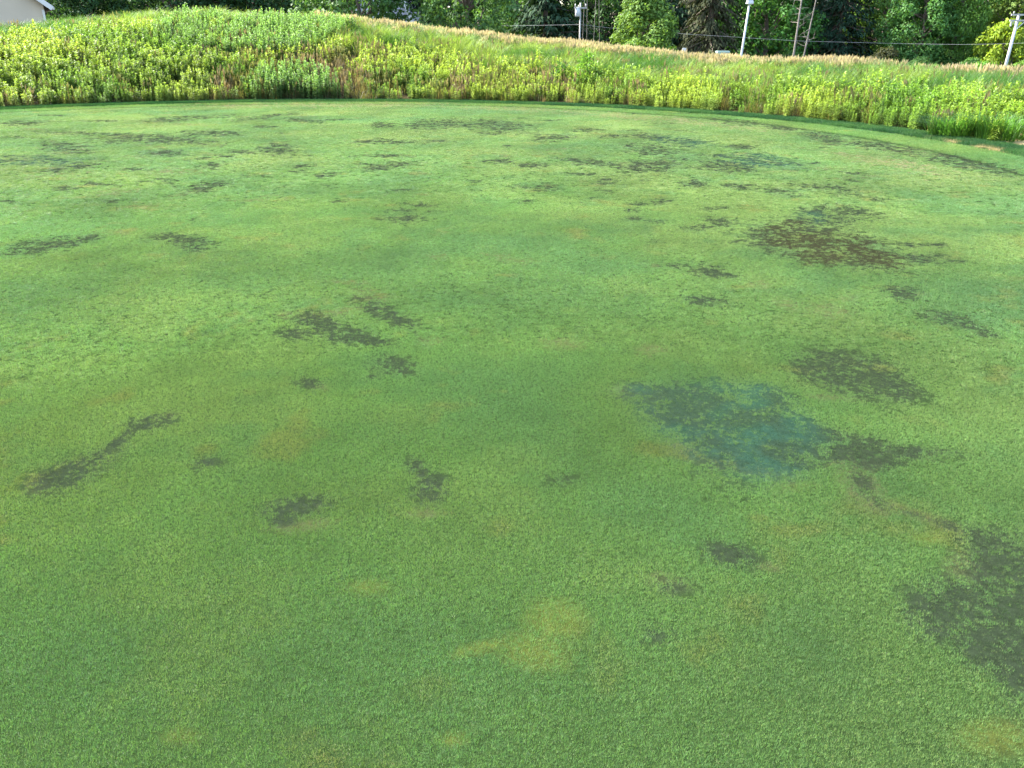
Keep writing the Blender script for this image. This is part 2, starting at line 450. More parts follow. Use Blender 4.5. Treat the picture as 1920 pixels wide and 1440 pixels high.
C_GREEN = np.array([0.104, 0.194, 0.061])
C_YGREEN = np.array([0.138, 0.212, 0.068])
C_BGREEN = np.array([0.084, 0.174, 0.067])
C_DARK = np.array([0.030, 0.043, 0.025])
C_TEAL = np.array([0.028, 0.070, 0.046])
C_BROWN = np.array([0.034, 0.035, 0.018])
C_THATCH = np.array([0.017, 0.032, 0.010])
C_TAN = np.array([0.130, 0.102, 0.062])
C_STRAW = np.array([0.250, 0.200, 0.125])
C_YEL = np.array([0.230, 0.205, 0.030])

def lerp(a, b, t):
    return a * (1 - t)[:, None] + b * t[:, None]

def turf_state(x, y):
    """healthy turf colour, then masks of dark, teal, brown, tan and yellow turf"""
    f = spot_fields(x, y)
    n1 = fbm(x * 5.0, y * 5.0, 21, 4, 0.62) - 0.5
    n2 = fbm(x * 22.0, y * 16.0, 31, 3, 0.6) - 0.5
    nn = n1 * 1.0 + n2 * 0.8
    thr = 0.34 * fbm(x * 11.0, y * 9.0, 33, 3, 0.6) + 0.66 * fbm(x * 40.0, y * 34.0, 37, 3, 0.7)
    thr = np.clip((thr - 0.5) * 3.2 + 0.57 + rng.uniform(-0.34, 0.34, len(x)), 0.02, 1.3)
    m = []
    for k in range(5):
        q = smooth(-0.30, 0.85, f[k] + nn * 0.75)
        m.append(smooth(thr - 0.12, thr + 0.12, q) * smooth(0.0, 0.12, q))
    for k in (3, 4):
        m[k] = m[k] * (rng.uniform(0, 1, len(x)) < 0.55)
    big = fbm(x * 0.55 + 4, y * 0.55, 41, 4, 0.55)
    mid = fbm(x * 2.2, y * 2.2 + 7, 47, 4, 0.6)
    c = np.repeat(C_GREEN[None], len(x), 0)
    c = lerp(c, C_YGREEN, np.clip((big - 0.46) * 3.4, 0, 0.85))
    c = lerp(c, C_BGREEN, np.clip((0.47 - big) * 3.6, 0, 0.9))
    c = lerp(c, C_BGREEN * 0.95, np.clip((mid - 0.56) * 3.2, 0, 0.6))
    c = lerp(c, C_YGREEN * 1.02, np.clip((0.42 - mid) * 3.2, 0, 0.6))
    wear = fbm(x * 3.1 + 11, y * 3.1, 53, 4, 0.6)
    c = lerp(c, np.array([0.165, 0.165, 0.055]), np.clip((wear - 0.66) * 3.5, 0, 0.5))
    c = c * (0.52 + 0.26 * fbm(x * 9, y * 9, 57, 3) + 0.72 * fbm(x * 0.9, y * 0.9, 58, 5, 0.6))[:, None]
    # the fringe outside the cut line grows longer and darker
    rr = rho(x, y)
    fr = smooth(R_LINE - 0.06, R_LINE + 0.05, rr)
    c = lerp(c, c * np.array([0.90, 0.94, 0.88]), fr)
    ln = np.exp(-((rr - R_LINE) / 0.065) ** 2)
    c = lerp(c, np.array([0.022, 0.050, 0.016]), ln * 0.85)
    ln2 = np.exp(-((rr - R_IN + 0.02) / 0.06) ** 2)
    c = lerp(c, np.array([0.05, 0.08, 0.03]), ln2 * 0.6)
    return c, m

def colour_with(c, m, soil, far=None, dye=None):
    dark, teal, brown, tan, yel = m
    k = 0.92 if soil else 0.93
    c = lerp(c, C_YEL, yel * (0.13 if not soil else 0.1))
    tc = C_TAN if far is None else lerp(np.repeat(C_TAN[None], len(c), 0), C_STRAW, far)
    c = lerp(c, tc, tan * (0.60 if not soil else 0.15))
    w = 0.50 if soil else 1.0            # soil between the dead blades painted darker, standing in for their shade
    c = lerp(c, C_DARK * w, dark * k)
    tq = C_TEAL * w if dye is None else lerp(np.repeat(C_DARK[None], len(c), 0), C_TEAL, dye) * w
    c = lerp(c, tq, teal * k)
    c = lerp(c, C_BROWN * w, brown * k)
    return c

# ------------------------------------------------------------------ the setting: terrain and green sheet
def polar_sheet(name, inner, outer, n_phi, n_r, zf, cf, mat, power=None, phi=None):
    if phi is None:
        phi = np.linspace(-math.pi, math.pi, n_phi + 1)[:-1]
    n_phi = len(phi)
    t = np.linspace(0, 1, n_r)
    ri = inner(phi); ro = outer(phi)
    r = ri[:, None] * (ro / ri)[:, None] ** t[None] if power is None else ri[:, None] + (ro - ri)[:, None] * t[None] ** power
    x = (r * np.sin(phi)[:, None]).ravel(); y = (r * np.cos(phi)[:, None]).ravel()
    z = zf(x, y)
    i = np.arange(n_phi)[:, None] * n_r; j = np.arange(n_r - 1)[None]
    i2 = ((np.arange(n_phi) + 1) % n_phi)[:, None] * n_r
    f = np.stack([(i + j), (i + j + 1), (i2 + j + 1), (i2 + j)], -1).reshape(-1, 4)
    me = np_mesh(name, np.c_[x, y, z], f, [mat], colr=cf(x, y))
    me.polygons.foreach_set('use_smooth', [True] * len(me.polygons))
    o = bpy.data.objects.new(name, me); col.objects.link(o)
    tag(o, kind='structure')
    return o

def fine_phi(n_front, n_back, half=0.85):
    a = np.linspace(-half, half, n_front)
    b = np.linspace(half, 2 * math.pi - half, n_back + 2)[1:-1]
    return np.concatenate([a, b])

def green_z(x, y):
    return 0.012 * (fbm(x * 0.25, y * 0.25, 61, 2) - 0.5) * smooth(R_IN + 0.2, R_IN - 2, rho(x, y))

def green_col(x, y):
    c, _ = turf_state(x, y)
    f = spot_fields(x, y)
    m = [smooth(-0.20, 0.50, f[k]) for k in range(5)]
    inside = smooth(0.84, 0.76, np.abs(np.arctan2(x, y)))
    c = lerp(c * 0.8, np.repeat(C_THATCH[None], len(x), 0), inside)
    return colour_with(c, m, True, None, (0.38 + 0.62 * smooth(0.38, 0.66, fbm(x * 5, y * 5, 63, 4))))

polar_sheet('putting_green', lambda p: np.full_like(p, 0.25), lambda p: range_to(R_OUT, p), 0, 520, green_z, green_col, M['soil_green'], phi=fine_phi(420, 120))

def bank_col(x, y):
    n = fbm(x * 0.8, y * 0.8, 71, 4)
    c = lerp(np.repeat(np.array([[0.035, 0.040, 0.016]]), len(x), 0), np.array([0.060, 0.046, 0.024]), smooth(0.4, 0.7, n))
    # dry straw ground beside the collar on the right
    px, py = to_px(x, y, np.zeros_like(x))
    rr = rho(x, y)
    dry = smooth(1835, 1885, px) * smooth(R_OUT - 0.05, R_OUT + 0.05, rr) * smooth(R_OUT + 1.6, R_OUT + 1.0, rr) * (np.asarray(y) > 3)
    c = lerp(c, np.array([0.42, 0.32, 0.17]), dry)
    return c

polar_sheet('ground', lambda p: range_to(R_OUT, p) - 0.25, lambda p: np.full_like(p, 1800.0), 0, 330, land, bank_col, M['soil_bank'], phi=fine_phi(360, 100, 0.95))

# ------------------------------------------------------------------ scattered growth: geometry nodes on a cloud of points
def instancer(name, pts, colr, rot, scl, variants, label, cat):
    n = len(pts)
    me = bpy.data.meshes.new(name)
    me.vertices.add(n); me.vertices.foreach_set('co', np.asarray(pts, np.float32).ravel())
    a = me.attributes.new('col', 'FLOAT_COLOR', 'POINT')
    a.data.foreach_set('color', np.c_[np.asarray(colr, np.float32), np.ones(n, np.float32)].ravel())
    a = me.attributes.new('rot', 'FLOAT_VECTOR', 'POINT'); a.data.foreach_set('vector', np.asarray(rot, np.float32).ravel())
    a = me.attributes.new('scl', 'FLOAT_VECTOR', 'POINT'); a.data.foreach_set('vector', np.asarray(scl, np.float32).ravel())
    a = me.attributes.new('pick', 'INT', 'POINT'); a.data.foreach_set('value', rng.integers(0, len(variants), n).astype(np.int32))
    me.update()
    o = bpy.data.objects.new(name, me); col.objects.link(o)
    ng = bpy.data.node_groups.new(name + '_scatter', 'GeometryNodeTree')
    ng.interface.new_socket('Geometry', in_out='INPUT', socket_type='NodeSocketGeometry')
    ng.interface.new_socket('Geometry', in_out='OUTPUT', socket_type='NodeSocketGeometry')
    gi = ng.nodes.new('NodeGroupInput'); go = ng.nodes.new('NodeGroupOutput')
    iop = ng.nodes.new('GeometryNodeInstanceOnPoints')
    join = ng.nodes.new('GeometryNodeGeometryToInstance')
    for v in reversed(variants):
        oi = ng.nodes.new('GeometryNodeObjectInfo'); oi.inputs['Object'].default_value = v
        ng.links.new(oi.outputs['Geometry'], join.inputs[0])
    def named(attr, typ):
        x = ng.nodes.new('GeometryNodeInputNamedAttribute'); x.data_type = typ; x.inputs['Name'].default_value = attr
        return x.outputs['Attribute']
    ng.links.new(gi.outputs[0], iop.inputs['Points'])
    ng.links.new(join.outputs[0], iop.inputs['Instance'])
    iop.inputs['Pick Instance'].default_value = True
    ng.links.new(named('pick', 'INT'), iop.inputs['Instance Index'])
    ng.links.new(named('rot', 'FLOAT_VECTOR'), iop.inputs['Rotation'])
    ng.links.new(named('scl', 'FLOAT_VECTOR'), iop.inputs['Scale'])
    ng.links.new(iop.outputs[0], go.inputs[0])
    md = o.modifiers.new('scatter', 'NODES'); md.node_group = ng
    tag(o, label, cat, kind='stuff')
    return o

def template(name, me):
    return bpy.data.objects.new(name, me)

def tuft_mesh(name, n, radius, hmin, hmax, width, seed, mat, lean=0.7):
    r = np.random.default_rng(seed)
    ang = r.uniform(0, 2 * math.pi, n); rad = radius * np.sqrt(r.uniform(0, 1, n))
    bx = rad * np.cos(ang); by = rad * np.sin(ang)
    h = r.uniform(hmin, hmax, n)
    la = r.uniform(0, 2 * math.pi, n); ll = h * np.abs(r.normal(0, lean, n)).clip(0, 4)
    tx = bx + ll * np.cos(la); ty = by + ll * np.sin(la); tz = h / np.sqrt(1 + (ll / h) ** 2) * 1.15
    wa = r.uniform(0, 2 * math.pi, n); w = width * r.uniform(0.6, 1.3, n) / 2
    v = np.zeros((n, 3, 3))
    v[:, 0] = np.c_[bx - w * np.cos(wa), by - w * np.sin(wa), np.full(n, -0.002)]
    v[:, 1] = np.c_[bx + w * np.cos(wa), by + w * np.sin(wa), np.full(n, -0.002)]
    v[:, 2] = np.c_[tx, ty, tz]
    b = r.uniform(0.58, 1.38, n); warm = r.normal(0, 0.09, n)
    straw = r.uniform(0, 1, n) < 0.05
    vv = np.c_[b * (1 + warm), b, b * (1 - warm)]
    vv[straw] = np.c_[b[straw] * 2.2, b[straw] * 1.35, b[straw] * 1.8]
    var = np.repeat(vv[:, None], 3, 1)
    return np_mesh(name, v.reshape(-1, 3), np.arange(n * 3).reshape(-1, 3), [mat], var=var.reshape(-1, 3))

def scatter_rect(x0, x1, y0, y1, sp):
    nx = int((x1 - x0) / sp); ny = int((y1 - y0) / sp)
    gx, gy = np.meshgrid(np.arange(nx), np.arange(ny))
    x = x0 + (gx.ravel() + rng.uniform(-0.1, 1.1, nx * ny)) * sp
    y = y0 + (gy.ravel() + rng.uniform(-0.1, 1.1, nx * ny)) * sp
    return x, y

def turf_tier(name, rmin, rmax, sp, variants, label, half, hs=1.0):
    x, y = scatter_rect(-rmax * 1.2 * math.sin(min(half, 1.57)), min(rmax * 1.2 * math.sin(min(half, 1.57)), 12), max(0.3, rmin * 0.8 * math.cos(half) - 0.1), min(rmax * 1.2, 27.5), sp)
    r = np.hypot(x, y); ph = np.abs(np.arctan2(x, y))
    jit = rng.uniform(-0.17, 0.17, len(x)) * r
    ok = (r + jit > rmin) & (r + jit <= rmax) & (ph < half) & (rho(x, y) < R_IN - 0.01)
    x, y = x[ok], y[ok]
    c, m = turf_state(x, y)
    bare = np.maximum.reduce([m[0], m[1], m[2] * 1.0])
    u = rng.uniform(0, 1, len(x))
    clump = fbm(x * 26, y * 20, 83, 2)
    keep = u > bare * (0.08 + 0.42 * smooth(0.60, 0.38, clump))
    x, y, c = x[keep], y[keep], c[keep]; m = [q[keep] for q in m]; bare = bare[keep]
    thin = rng.uniform(0.40, 1.0, len(x)) ** 0.7
    m = [q * thin for q in m]
    cc = colour_with(c, m, False, smooth(R_LINE - 2.2, R_LINE - 1.2, rho(x, y)), (0.38 + 0.62 * smooth(0.38, 0.66, fbm(x * 5, y * 5, 63, 4))))
    # wisps still alive inside the dead patches
    live = rng.uniform(0, 1, len(x)) < 0.14
    wisp = np.array([0.120, 0.185, 0.060])[None] * rng.uniform(0.6, 1.25, (len(x), 1))
    k = (bare * live * 0.75)
    cc = lerp(cc, wisp, k)
    cc *= rng.normal(1, 0.055, (len(x), 1)).clip(0.6, 1.5)
    s = rng.uniform(0.75, 1.25, len(x)) * (1 - 0.35 * bare)
    n = len(x)
    rot = np.c_[rng.normal(0, 0.10, n), rng.normal(0, 0.10, n), rng.uniform(0, 6.283, n)]
    fr = 1 + 0.9 * smooth(R_LINE - 0.02, R_LINE + 0.04, rho(x, y))
    scl = np.c_[s, s, s * hs * fr * rng.uniform(0.8, 1.2, n)]
    return instancer(name, np.c_[x, y, green_z(x, y)], cc, rot, scl, variants, label, 'grass')

t1 = [template('blade_tuft', tuft_mesh('blade_tuft', 17, 0.0085, 0.004, 0.008, 0.00115, s, M['turf'], 0.55)) for s in (1, 2, 3, 4)]
t2 = [template('blade_tuft', tuft_mesh('blade_tuft', 52, 0.021, 0.004, 0.010, 0.0026, s, M['turf'], 1.3)) for s in (5, 6, 7, 8)]
t3 = [template('blade_tuft', tuft_mesh('blade_tuft', 150, 0.050, 0.004, 0.011, 0.0048, s, M['turf'], 2.6)) for s in (9, 10, 11, 12)]
turf_tier('mown_turf', 0.9, 5.2, 0.0098, t1, 'close-mown bentgrass of the putting green with grey dead patches', 0.80)
turf_tier('mown_turf', 5.2, 10.5, 0.023, t2, 'paler stretch of close-mown turf around the big brown patch', 0.80)
turf_tier('mown_turf', 10.5, 28.0, 0.052, t3, 'close-mown turf along the far curved edge of the green', 1.2)

# the longer collar round the green
def collar_turf():
    n = 60000
    a = rng.uniform(-0.9, 3.5, n); rr = rng.uniform(R_IN - 0.03, R_OUT + 0.10, n) + rng.normal(0, 0.035, n)
    dx = rr * np.cos(a); dy = rr * np.sin(a)
    x = CX + dx; y = CY + np.where(dy > 0, dy, dy * 1.7)
    ph = np.arctan2(x, y); ok = (np.abs(ph) < 1.15) & (y > 3)
    x, y, rr = x[ok], y[ok], rr[ok]; n = len(x)
    px, py = to_px(x, y, np.zeros(n))
    g = fbm(x * 1.5, y * 1.5, 91, 3)
    c = lerp(np.repeat(np.array([[0.018, 0.070, 0.020]]), n, 0), np.array([0.038, 0.105, 0.028]), smooth(0.35, 0.65, g))
    dry = smooth(1725, 1790, px) * smooth(1905, 1870, px) * smooth(R_IN + 0.2, R_IN + 0.05, rr) * smooth(0.35, 0.5, fbm(x * 3, y * 3, 95, 2))
    c = lerp(c, np.array([0.34, 0.27, 0.14]), dry * 0.8)
    c *= rng.normal(1, 0.12, (n, 1)).clip(0.6, 1.5)
    s = rng.uniform(0.8, 1.25, n)
    rot = np.c_[rng.normal(0, 0.1, n), rng.normal(0, 0.1, n), rng.uniform(0, 6.283, n)]
    h = 1.0 - 0.6 * dry
    tm = [template('collar_tuft', tuft_mesh('collar_tuft', 40, 0.05, 0.022, 0.055, 0.0075, s_, M['collar'], 0.45)) for s_ in (21, 22, 23)]
    instancer('collar_turf', np.c_[x, y, np.full(n, -0.004)], c, rot, np.c_[s, s, s * h], tm, 'darker longer grass collar curving round the putting green', 'grass')
collar_turf()

# ------------------------------------------------------------------ plants of the bank
def leaf_batch(base, direc, side, length, width, fold=0.25, droop=0.3):
    """rhombic leaves: base, two sides, tip -> arrays (n,4,3)"""
    up = np.cross(side, direc)
    mid = base + direc * (length * 0.45)[:, None] + up * (length * 0.06)[:, None]
    tip = base + direc * length[:, None] - np.array([0, 0, 1.0]) * (length * droop)[:, None]
    v = np.zeros((len(base), 4, 3))
    v[:, 0] = base
    v[:, 1] = mid + side * (width / 2)[:, None] + up * (width * fold)[:, None]
    v[:, 2] = tip
    v[:, 3] = mid - side * (width / 2)[:, None] + up * (width * fold)[:, None]
    return v

def unit(a):
    return a / np.linalg.norm(a, axis=1, keepdims=True)

def strip_tube(p0, p1, r0, r1):
    d = np.array(p1) - np.array(p0)
    u = np.cross(d, [0.3, 0.9, 0.1]); u /= np.linalg.norm(u); w = np.cross(d, u); w /= np.linalg.norm(w)
    v = []
    for p, r in ((p0, r0), (p1, r1)):
        for k in range(3):
            an = 2.094 * k
            v.append(np.array(p) + (u * math.cos(an) + w * math.sin(an)) * r)
    f = [(0, 1, 4, 3), (1, 2, 5, 4), (2, 0, 3, 5)]
    return v, f

def forb_mesh(name, stems, h, spread, leaf_l, leaf_w, per_stem, seed, mat, up_bias=0.35, top_light=1.22):
    r = np.random.default_rng(seed)
    V, F, C = [], [], []
    nv = 0
    for s in range(stems):
        a = r.uniform(0, 6.283); rad = spread * math.sqrt(r.uniform(0, 1)) if stems > 1 else 0
        hh = h * r.uniform(0.72, 1.08)
        p0 = np.array([rad * math.cos(a), rad * math.sin(a), -0.03])
        lean = r.normal(0, 0.07, 2) * hh
        p1 = p0 + np.array([lean[0], lean[1], hh])
        sv, sf = strip_tube(p0, p1, 0.007, 0.003)
        V += sv; F += [tuple(i + nv for i in f) for f in sf]; C += [(0.75, 0.72, 0.7)] * 6; nv += 6
        n = per_stem
        t = np.sort(r.uniform(0.12, 1.0, n) ** 0.8)
        az = np.arange(n) * 2.4 + r.uniform(0, 6) + r.normal(0, 0.3, n)
        el = up_bias + (t - 0.5) * 1.1 + r.normal(0, 0.18, n)
        di = np.c_[np.cos(az) * np.cos(el), np.sin(az) * np.cos(el), np.sin(el)]
        sd_ = unit(np.cross(di, np.c_[r.normal(0, 0.25, n), r.normal(0, 0.25, n), np.ones(n)]))
        base = p0[None] + (p1 - p0)[None] * t[:, None]
        L = leaf_l * r.uniform(0.7, 1.25, n) * (1.05 - 0.55 * np.abs(t - 0.45) * 1.2)
        W = leaf_w * r.uniform(0.75, 1.25, n)
        lv = leaf_batch(base, di, sd_, L, W, 0.15, 0.22)
        b = r.uniform(0.72, 1.18, n) * (0.85 + (top_light - 0.85) * t ** 2)
        for i in range(n):
            V += list(lv[i]); F.append((nv, nv + 1, nv + 2, nv + 3)); C += [(b[i] * 1.02, b[i], b[i] * 0.92)] * 4; nv += 4
    return np_mesh(name, np.array(V), np.array(F), [mat], var=np.array(C))

def grass_mesh(name, n, h, radius, width, arch, seed, mat, heads=0, head_col=(2.7, 1.80, 4.0), dry=0.0):
    """arching blades (two quads each) and, where given, seed heads on thin stalks"""
    r = np.random.default_rng(seed)
    V, F, C = [], [], []
    nv = 0
    for i in range(n):
        a = r.uniform(0, 6.283); rad = radius * math.sqrt(r.uniform(0, 1))
        b = np.array([rad * math.cos(a), rad * math.sin(a), -0.03])
        hh = h * r.uniform(0.55, 1.1)
        la = a + r.normal(0, 0.9); l = arch * hh * r.uniform(0.2, 1.2)
        dv = np.array([math.cos(la), math.sin(la), 0.0]); sv = np.array([-dv[1], dv[0], 0])
        w = width * r.uniform(0.6, 1.3) / 2
        q = [b, b + dv * l * 0.3 + np.array([0, 0, hh * 0.6]), b + dv * l + np.array([0, 0, hh * (1 - 0.25 * arch)])]
        pts = [q[0] - sv * w, q[0] + sv * w, q[1] + sv * w * 0.9, q[1] - sv * w * 0.9, q[2] + sv * 0.001, q[2] - sv * 0.001]
        V += pts; F += [(nv, nv + 1, nv + 2, nv + 3), (nv + 3, nv + 2, nv + 4, nv + 5)]
        s = r.uniform(0.7, 1.25)
        cc = (s, s, s) if r.uniform() > dry else (s * 1.6, s * 1.30, s * 1.7)
        C += [cc] * 6; nv += 6
    for i in range(heads):
        a = r.uniform(0, 6.283); rad = radius * 0.9 * math.sqrt(r.uniform(0, 1))
        b = np.array([rad * math.cos(a), rad * math.sin(a), 0.0])
        hh = h * r.uniform(0.95, 1.38)
        off = np.array([r.normal(0, 0.10), r.normal(0, 0.10), 1.0]) * hh
        tp = b + off
        sv = np.array([math.cos(a * 3), math.sin(a * 3), 0]) * 0.0035
        V += [b - sv, b + sv, tp + sv * 0.6, tp - sv * 0.6]; F.append((nv, nv + 1, nv + 2, nv + 3))
        s = r.uniform(0.75, 1.2); C += [(s * 1.5, s * 1.15, s * 1.3)] * 4; nv += 4
        hl = r.uniform(0.10, 0.20); hw = r.uniform(0.012, 0.026)
        for k in range(2):
            sv2 = np.array([math.cos(a + k * 1.57), math.sin(a + k * 1.57), 0]) * hw
            lo = tp - off / hh * hl * 0.5; hi = tp + off / hh * hl * 0.5; md = tp
            V += [lo, md + sv2, hi, md - sv2]; F.append((nv, nv + 1, nv + 2, nv + 3))
            C += [tuple(np.array(head_col) * s)] * 4; nv += 4
    return np_mesh(name, np.array(V), np.array(F), [mat], var=np.array(C))

# zones of the bank: what grows where (pixel boxes read off the photograph, evaluated for each plant's own place)
def in_blob(px, py, x, y, rx, ry, nz):
    return ((px - x) / rx) ** 2 + ((py - y) / ry) ** 2 + nz < 1

def bank_points(sp, tmin, tmax, half=0.80):
    x, y = scatter_rect(-34, 24, 6, 46, sp)
    ph = np.arctan2(x, y); r = np.hypot(x, y)
    t = (r - np.interp(ph, PH_GRID, R0_GRID)) / BANK
    ok = (np.abs(ph) < half) & (t > tmin) & (t < tmax)
    x, y, t = x[ok], y[ok], t[ok]
    return x, y, t, land(x, y)

def zones(x, y, z, t):
    """returns arrays of densities: leafy weed, mint tall weed, green grass, tan grass, brown growth"""
    px, py = to_px(x, y, z + 0.3)
    nz = (fbm(x * 0.9, y * 0.9, 101, 3) - 0.5) * 1.6
    crest = np.interp(px, [p[0] for p in SIL], [p[1] for p in SIL])
    below = py - crest                                  # how far under the sky line
    weed = np.zeros_like(x); mint = np.zeros_like(x); grass = np.zeros_like(x); tan = np.zeros_like(x); brown = np.zeros_like(x)
    left = smooth(480, 400, px + nz * 60)
    weed += left * smooth(36, 46, below)
    grass += left * smooth(46, 32, below) * 0.95
    m = in_blob(px, py, 470, 62, 175, 40, nz * 0.5); mint[m] = smooth(26, 34, below[m]); weed[m] *= 0.25
    m = in_blob(px, py, 556, 172, 85, 34, nz * 0.3); mint[m] = 1.0; weed[m] = 0
    mid = smooth(380, 460, px) * smooth(1120, 1000, px)
    # grass band under the crest from the middle to the right
    gb = smooth(520, 620, px) * smooth(74, 58, below + nz * 14)
    grass += gb * 0.95
    tan += smooth(560, 700, px) * smooth(32, 16, below + nz * 6) * smooth(1500, 1250, px)
    tan += smooth(1250, 1450, px) * smooth(36, 26, below + nz * 10) * smooth(0.35, 0.6, fbm(x * 0.5, y * 0.5, 111, 3)) * 1.0
    tan += smooth(1650, 1780, px) * smooth(34, 22, below + nz * 6) * 0.6
    brown += mid * smooth(54, 72, below) * 0.85
    brown += smooth(1000, 1100, px) * 0.15 + left * 0.08 + smooth(150, 130, np.abs(px - 420) + 60) * 0.2 * smooth(110, 130, py)
    wm = smooth(0.42, 0.56, fbm(x * 0.75 + 3, y * 0.75, 121, 3))
    weed += mid * smooth(52, 72, below) * (0.25 + 0.75 * wm) * (1 - mint)
    m = in_blob(px, py, 770, 142, 95, 40, nz * 0.4); weed[m] = 1.0; brown[m] *= 0.3
    m = in_blob(px, py, 910, 172, 110, 26, nz * 0.4); weed[m] = np.maximum(weed[m], 0.8)
    m = in_blob(px, py, 665, 130, 75, 40, nz * 0.4); weed[m] *= 0.45; brown[m] = 0.7
    right = smooth(1040, 1130, px)
    rw = smooth(60, 74, below + nz * 14 - smooth(1500, 1900, px) * 4)
    weed += right * rw
    grass += right * smooth(80, 64, below + nz * 12) * 1.0
    gap = smooth(0.60, 0.70, fbm(x * 1.1, y * 1.1, 131, 3))
    weed *= 1 - gap * 0.8
    dryside = smooth(1835, 1885, px) * smooth(1.2, 0.9, (rho(x, y) - R_OUT))
    for a in (weed, mint, grass, tan, brown): a *= 1 - dryside
    return px, py, below, np.clip(weed, 0, 1), np.clip(mint, 0, 1), np.clip(grass, 0, 1), np.clip(tan, 0, 1), np.clip(brown, 0, 1)

def spin(n, tilt=0.08):
    return np.c_[rng.normal(0, tilt, n), rng.normal(0, tilt, n), rng.uniform(0, 6.283, n)]

def weed_colour(x, y, px, n):
    g = fbm(x * 0.6, y * 0.6, 141, 4)
    c = lerp(np.repeat(np.array([[0.175, 0.280, 0.052]]), n, 0), np.array([0.250, 0.340, 0.064]), smooth(0.35, 0.62, g))
    c = lerp(c, np.array([0.085, 0.190, 0.035]), smooth(0.45, 0.28, g) * 0.6)
    c = lerp(c, np.array([0.130, 0.285, 0.040]), smooth(1500, 1900, px) * 0.4)
    return c * rng.normal(1, 0.10, (n, 1)).clip(0.7, 1.35)

forb_i = [template('leafy_weed', forb_mesh('leafy_weed', 6, 0.52, 0.17, 0.088, 0.024, 46, s, M['weed_i'])) for s in (31, 32, 33, 34, 35)]
mint_i = [template('tall_weed', forb_mesh('tall_weed', 6, 0.80, 0.16, 0.095, 0.023, 60, s, M['weed_i'], 0.45, 1.5)) for s in (41, 42, 43, 44)]
grass_i = [template('grass_tussock', grass_mesh('grass_tussock', 110, 0.66, 0.20, 0.011, 0.75, s, M['weed_i'])) for s in (51, 52, 53, 54)]
tan_i = [template('seed_grass', grass_mesh('seed_grass', 46, 0.46, 0.20, 0.009, 0.6, s, M['weed_i'], heads=42, dry=0.25)) for s in (61, 62, 63, 64)]
brown_i = [template('dry_grass', grass_mesh('dry_grass', 60, 0.40, 0.20, 0.009, 0.8, s, M['weed_i'], heads=8, head_col=(1.35, 1.25, 1.6), dry=0.35)) for s in (71, 72, 73)]

# leafy weeds: the front ones are plants of their own, the mass behind them is one growth
x, y, t, z = bank_points(0.205, -0.006, 1.02)
px, py, below, weed, mint, grass, tan, brown = zones(x, y, z, t)
u = rng.uniform(0, 1, len(x))
W = (u < weed * 0.96); 
wx, wy, wz, wt, wpx = x[W], y[W], z[W], t[W], px[W]
wc = weed_colour(wx, wy, wpx, len(wx))
ws = rng.uniform(0.72, 1.25, len(wx)) * (0.75 + 0.35 * smooth(0.0, 0.25, wt))
inview = (wpx > -10) & (wpx < 1930)
order = np.argsort(np.where(inview, wt, 9.0))
front = order[:280]
rest = np.setdiff1d(np.arange(len(wx)), front)
instancer('leafy_weed_stand', np.c_[wx, wy, wz][rest], wc[rest], spin(len(rest)), np.repeat(ws[rest][:, None], 3, 1) * rng.uniform(0.85, 1.2, (len(rest), 3)),
          forb_i, 'dense stand of yellow-green leafy weeds covering the bank', 'weeds')
forb_o = [forb_mesh('leafy_weed', 6, 0.52, 0.17, 0.088, 0.024, 46, s, M['weed_o']) for s in (31, 32, 33, 34, 35)]
for i in front:
    o = bpy.data.objects.new('leafy_weed', forb_o[int(rng.integers(0, 5))])
    o.location = (wx[i], wy[i], wz[i]); o.rotation_euler = (rng.normal(0, .06), rng.normal(0, .06), rng.uniform(0, 6.28))
    k = float(ws[i]); o.scale = (k, k, k * rng.uniform(0.85, 1.2))
    o.color = (*wc[i], 1)
    col.objects.link(o)
    hue = 'pale yellow-green' if wc[i][0] > 0.205 else ('fresh green' if wc[i][0] > 0.165 else 'deeper green')
    size = 'tall' if k > 0.98 else ('low' if k < 0.78 else 'knee-high')
    X_ = wpx[i]
    spot = ('under the high bank towards the cream house' if X_ < 380 else 'beside the round minty weed clump' if X_ < 660 else 'below the tan-crested slope' if X_ < 1000
            else 'in front of the bushy sapling' if X_ < 1180 else 'in the bright carpet before the lamp pole' if X_ < 1560 else 'near the dark arching grass clumps')
    tag(o, '%s %s leafy weed %s' % (size, hue, spot), 'weed', 'leafy weeds by the collar, %s %s, %s' % (size, hue, spot))

Mm = (u < mint * 0.95) & ~W
n = Mm.sum()
c = np.array([[0.135, 0.240, 0.072]]) * rng.normal(1, 0.1, (n, 1)).clip(.7, 1.3)
s = rng.uniform(0.75, 1.1, n)
instancer('tall_weed_stand', np.c_[x, y, z][Mm], c, spin(n, .05), np.repeat(s[:, None], 3, 1), mint_i, 'taller minty green weeds standing in upright columns on the high bank', 'weeds')

x, y, t, z = bank_points(0.27, 0.01, 1.75)
px, py, below, weed, mint, grass, tan, brown = zones(x, y, z, t)
u = rng.uniform(0, 1, len(x))
G = (u < np.maximum(grass, 0.5 * smooth(1.0, 1.1, t) * smooth(1250, 1450, px))) & (t < 1.6)
n = G.sum(); g = fbm(x[G] * 0.7, y[G] * 0.7, 151, 3)
c = lerp(np.repeat(np.array([[0.052, 0.130, 0.022]]), n, 0), np.array([0.165, 0.240, 0.050]), smooth(0.36, 0.62, g)) * rng.normal(1, 0.1, (n, 1)).clip(.7, 1.3)
s = rng.uniform(0.75, 1.25, n)
instancer('tall_grass', np.c_[x, y, z][G], c, spin(n), np.repeat(s[:, None], 3, 1), grass_i, 'tall arching green grass under the crest of the bank', 'grass')

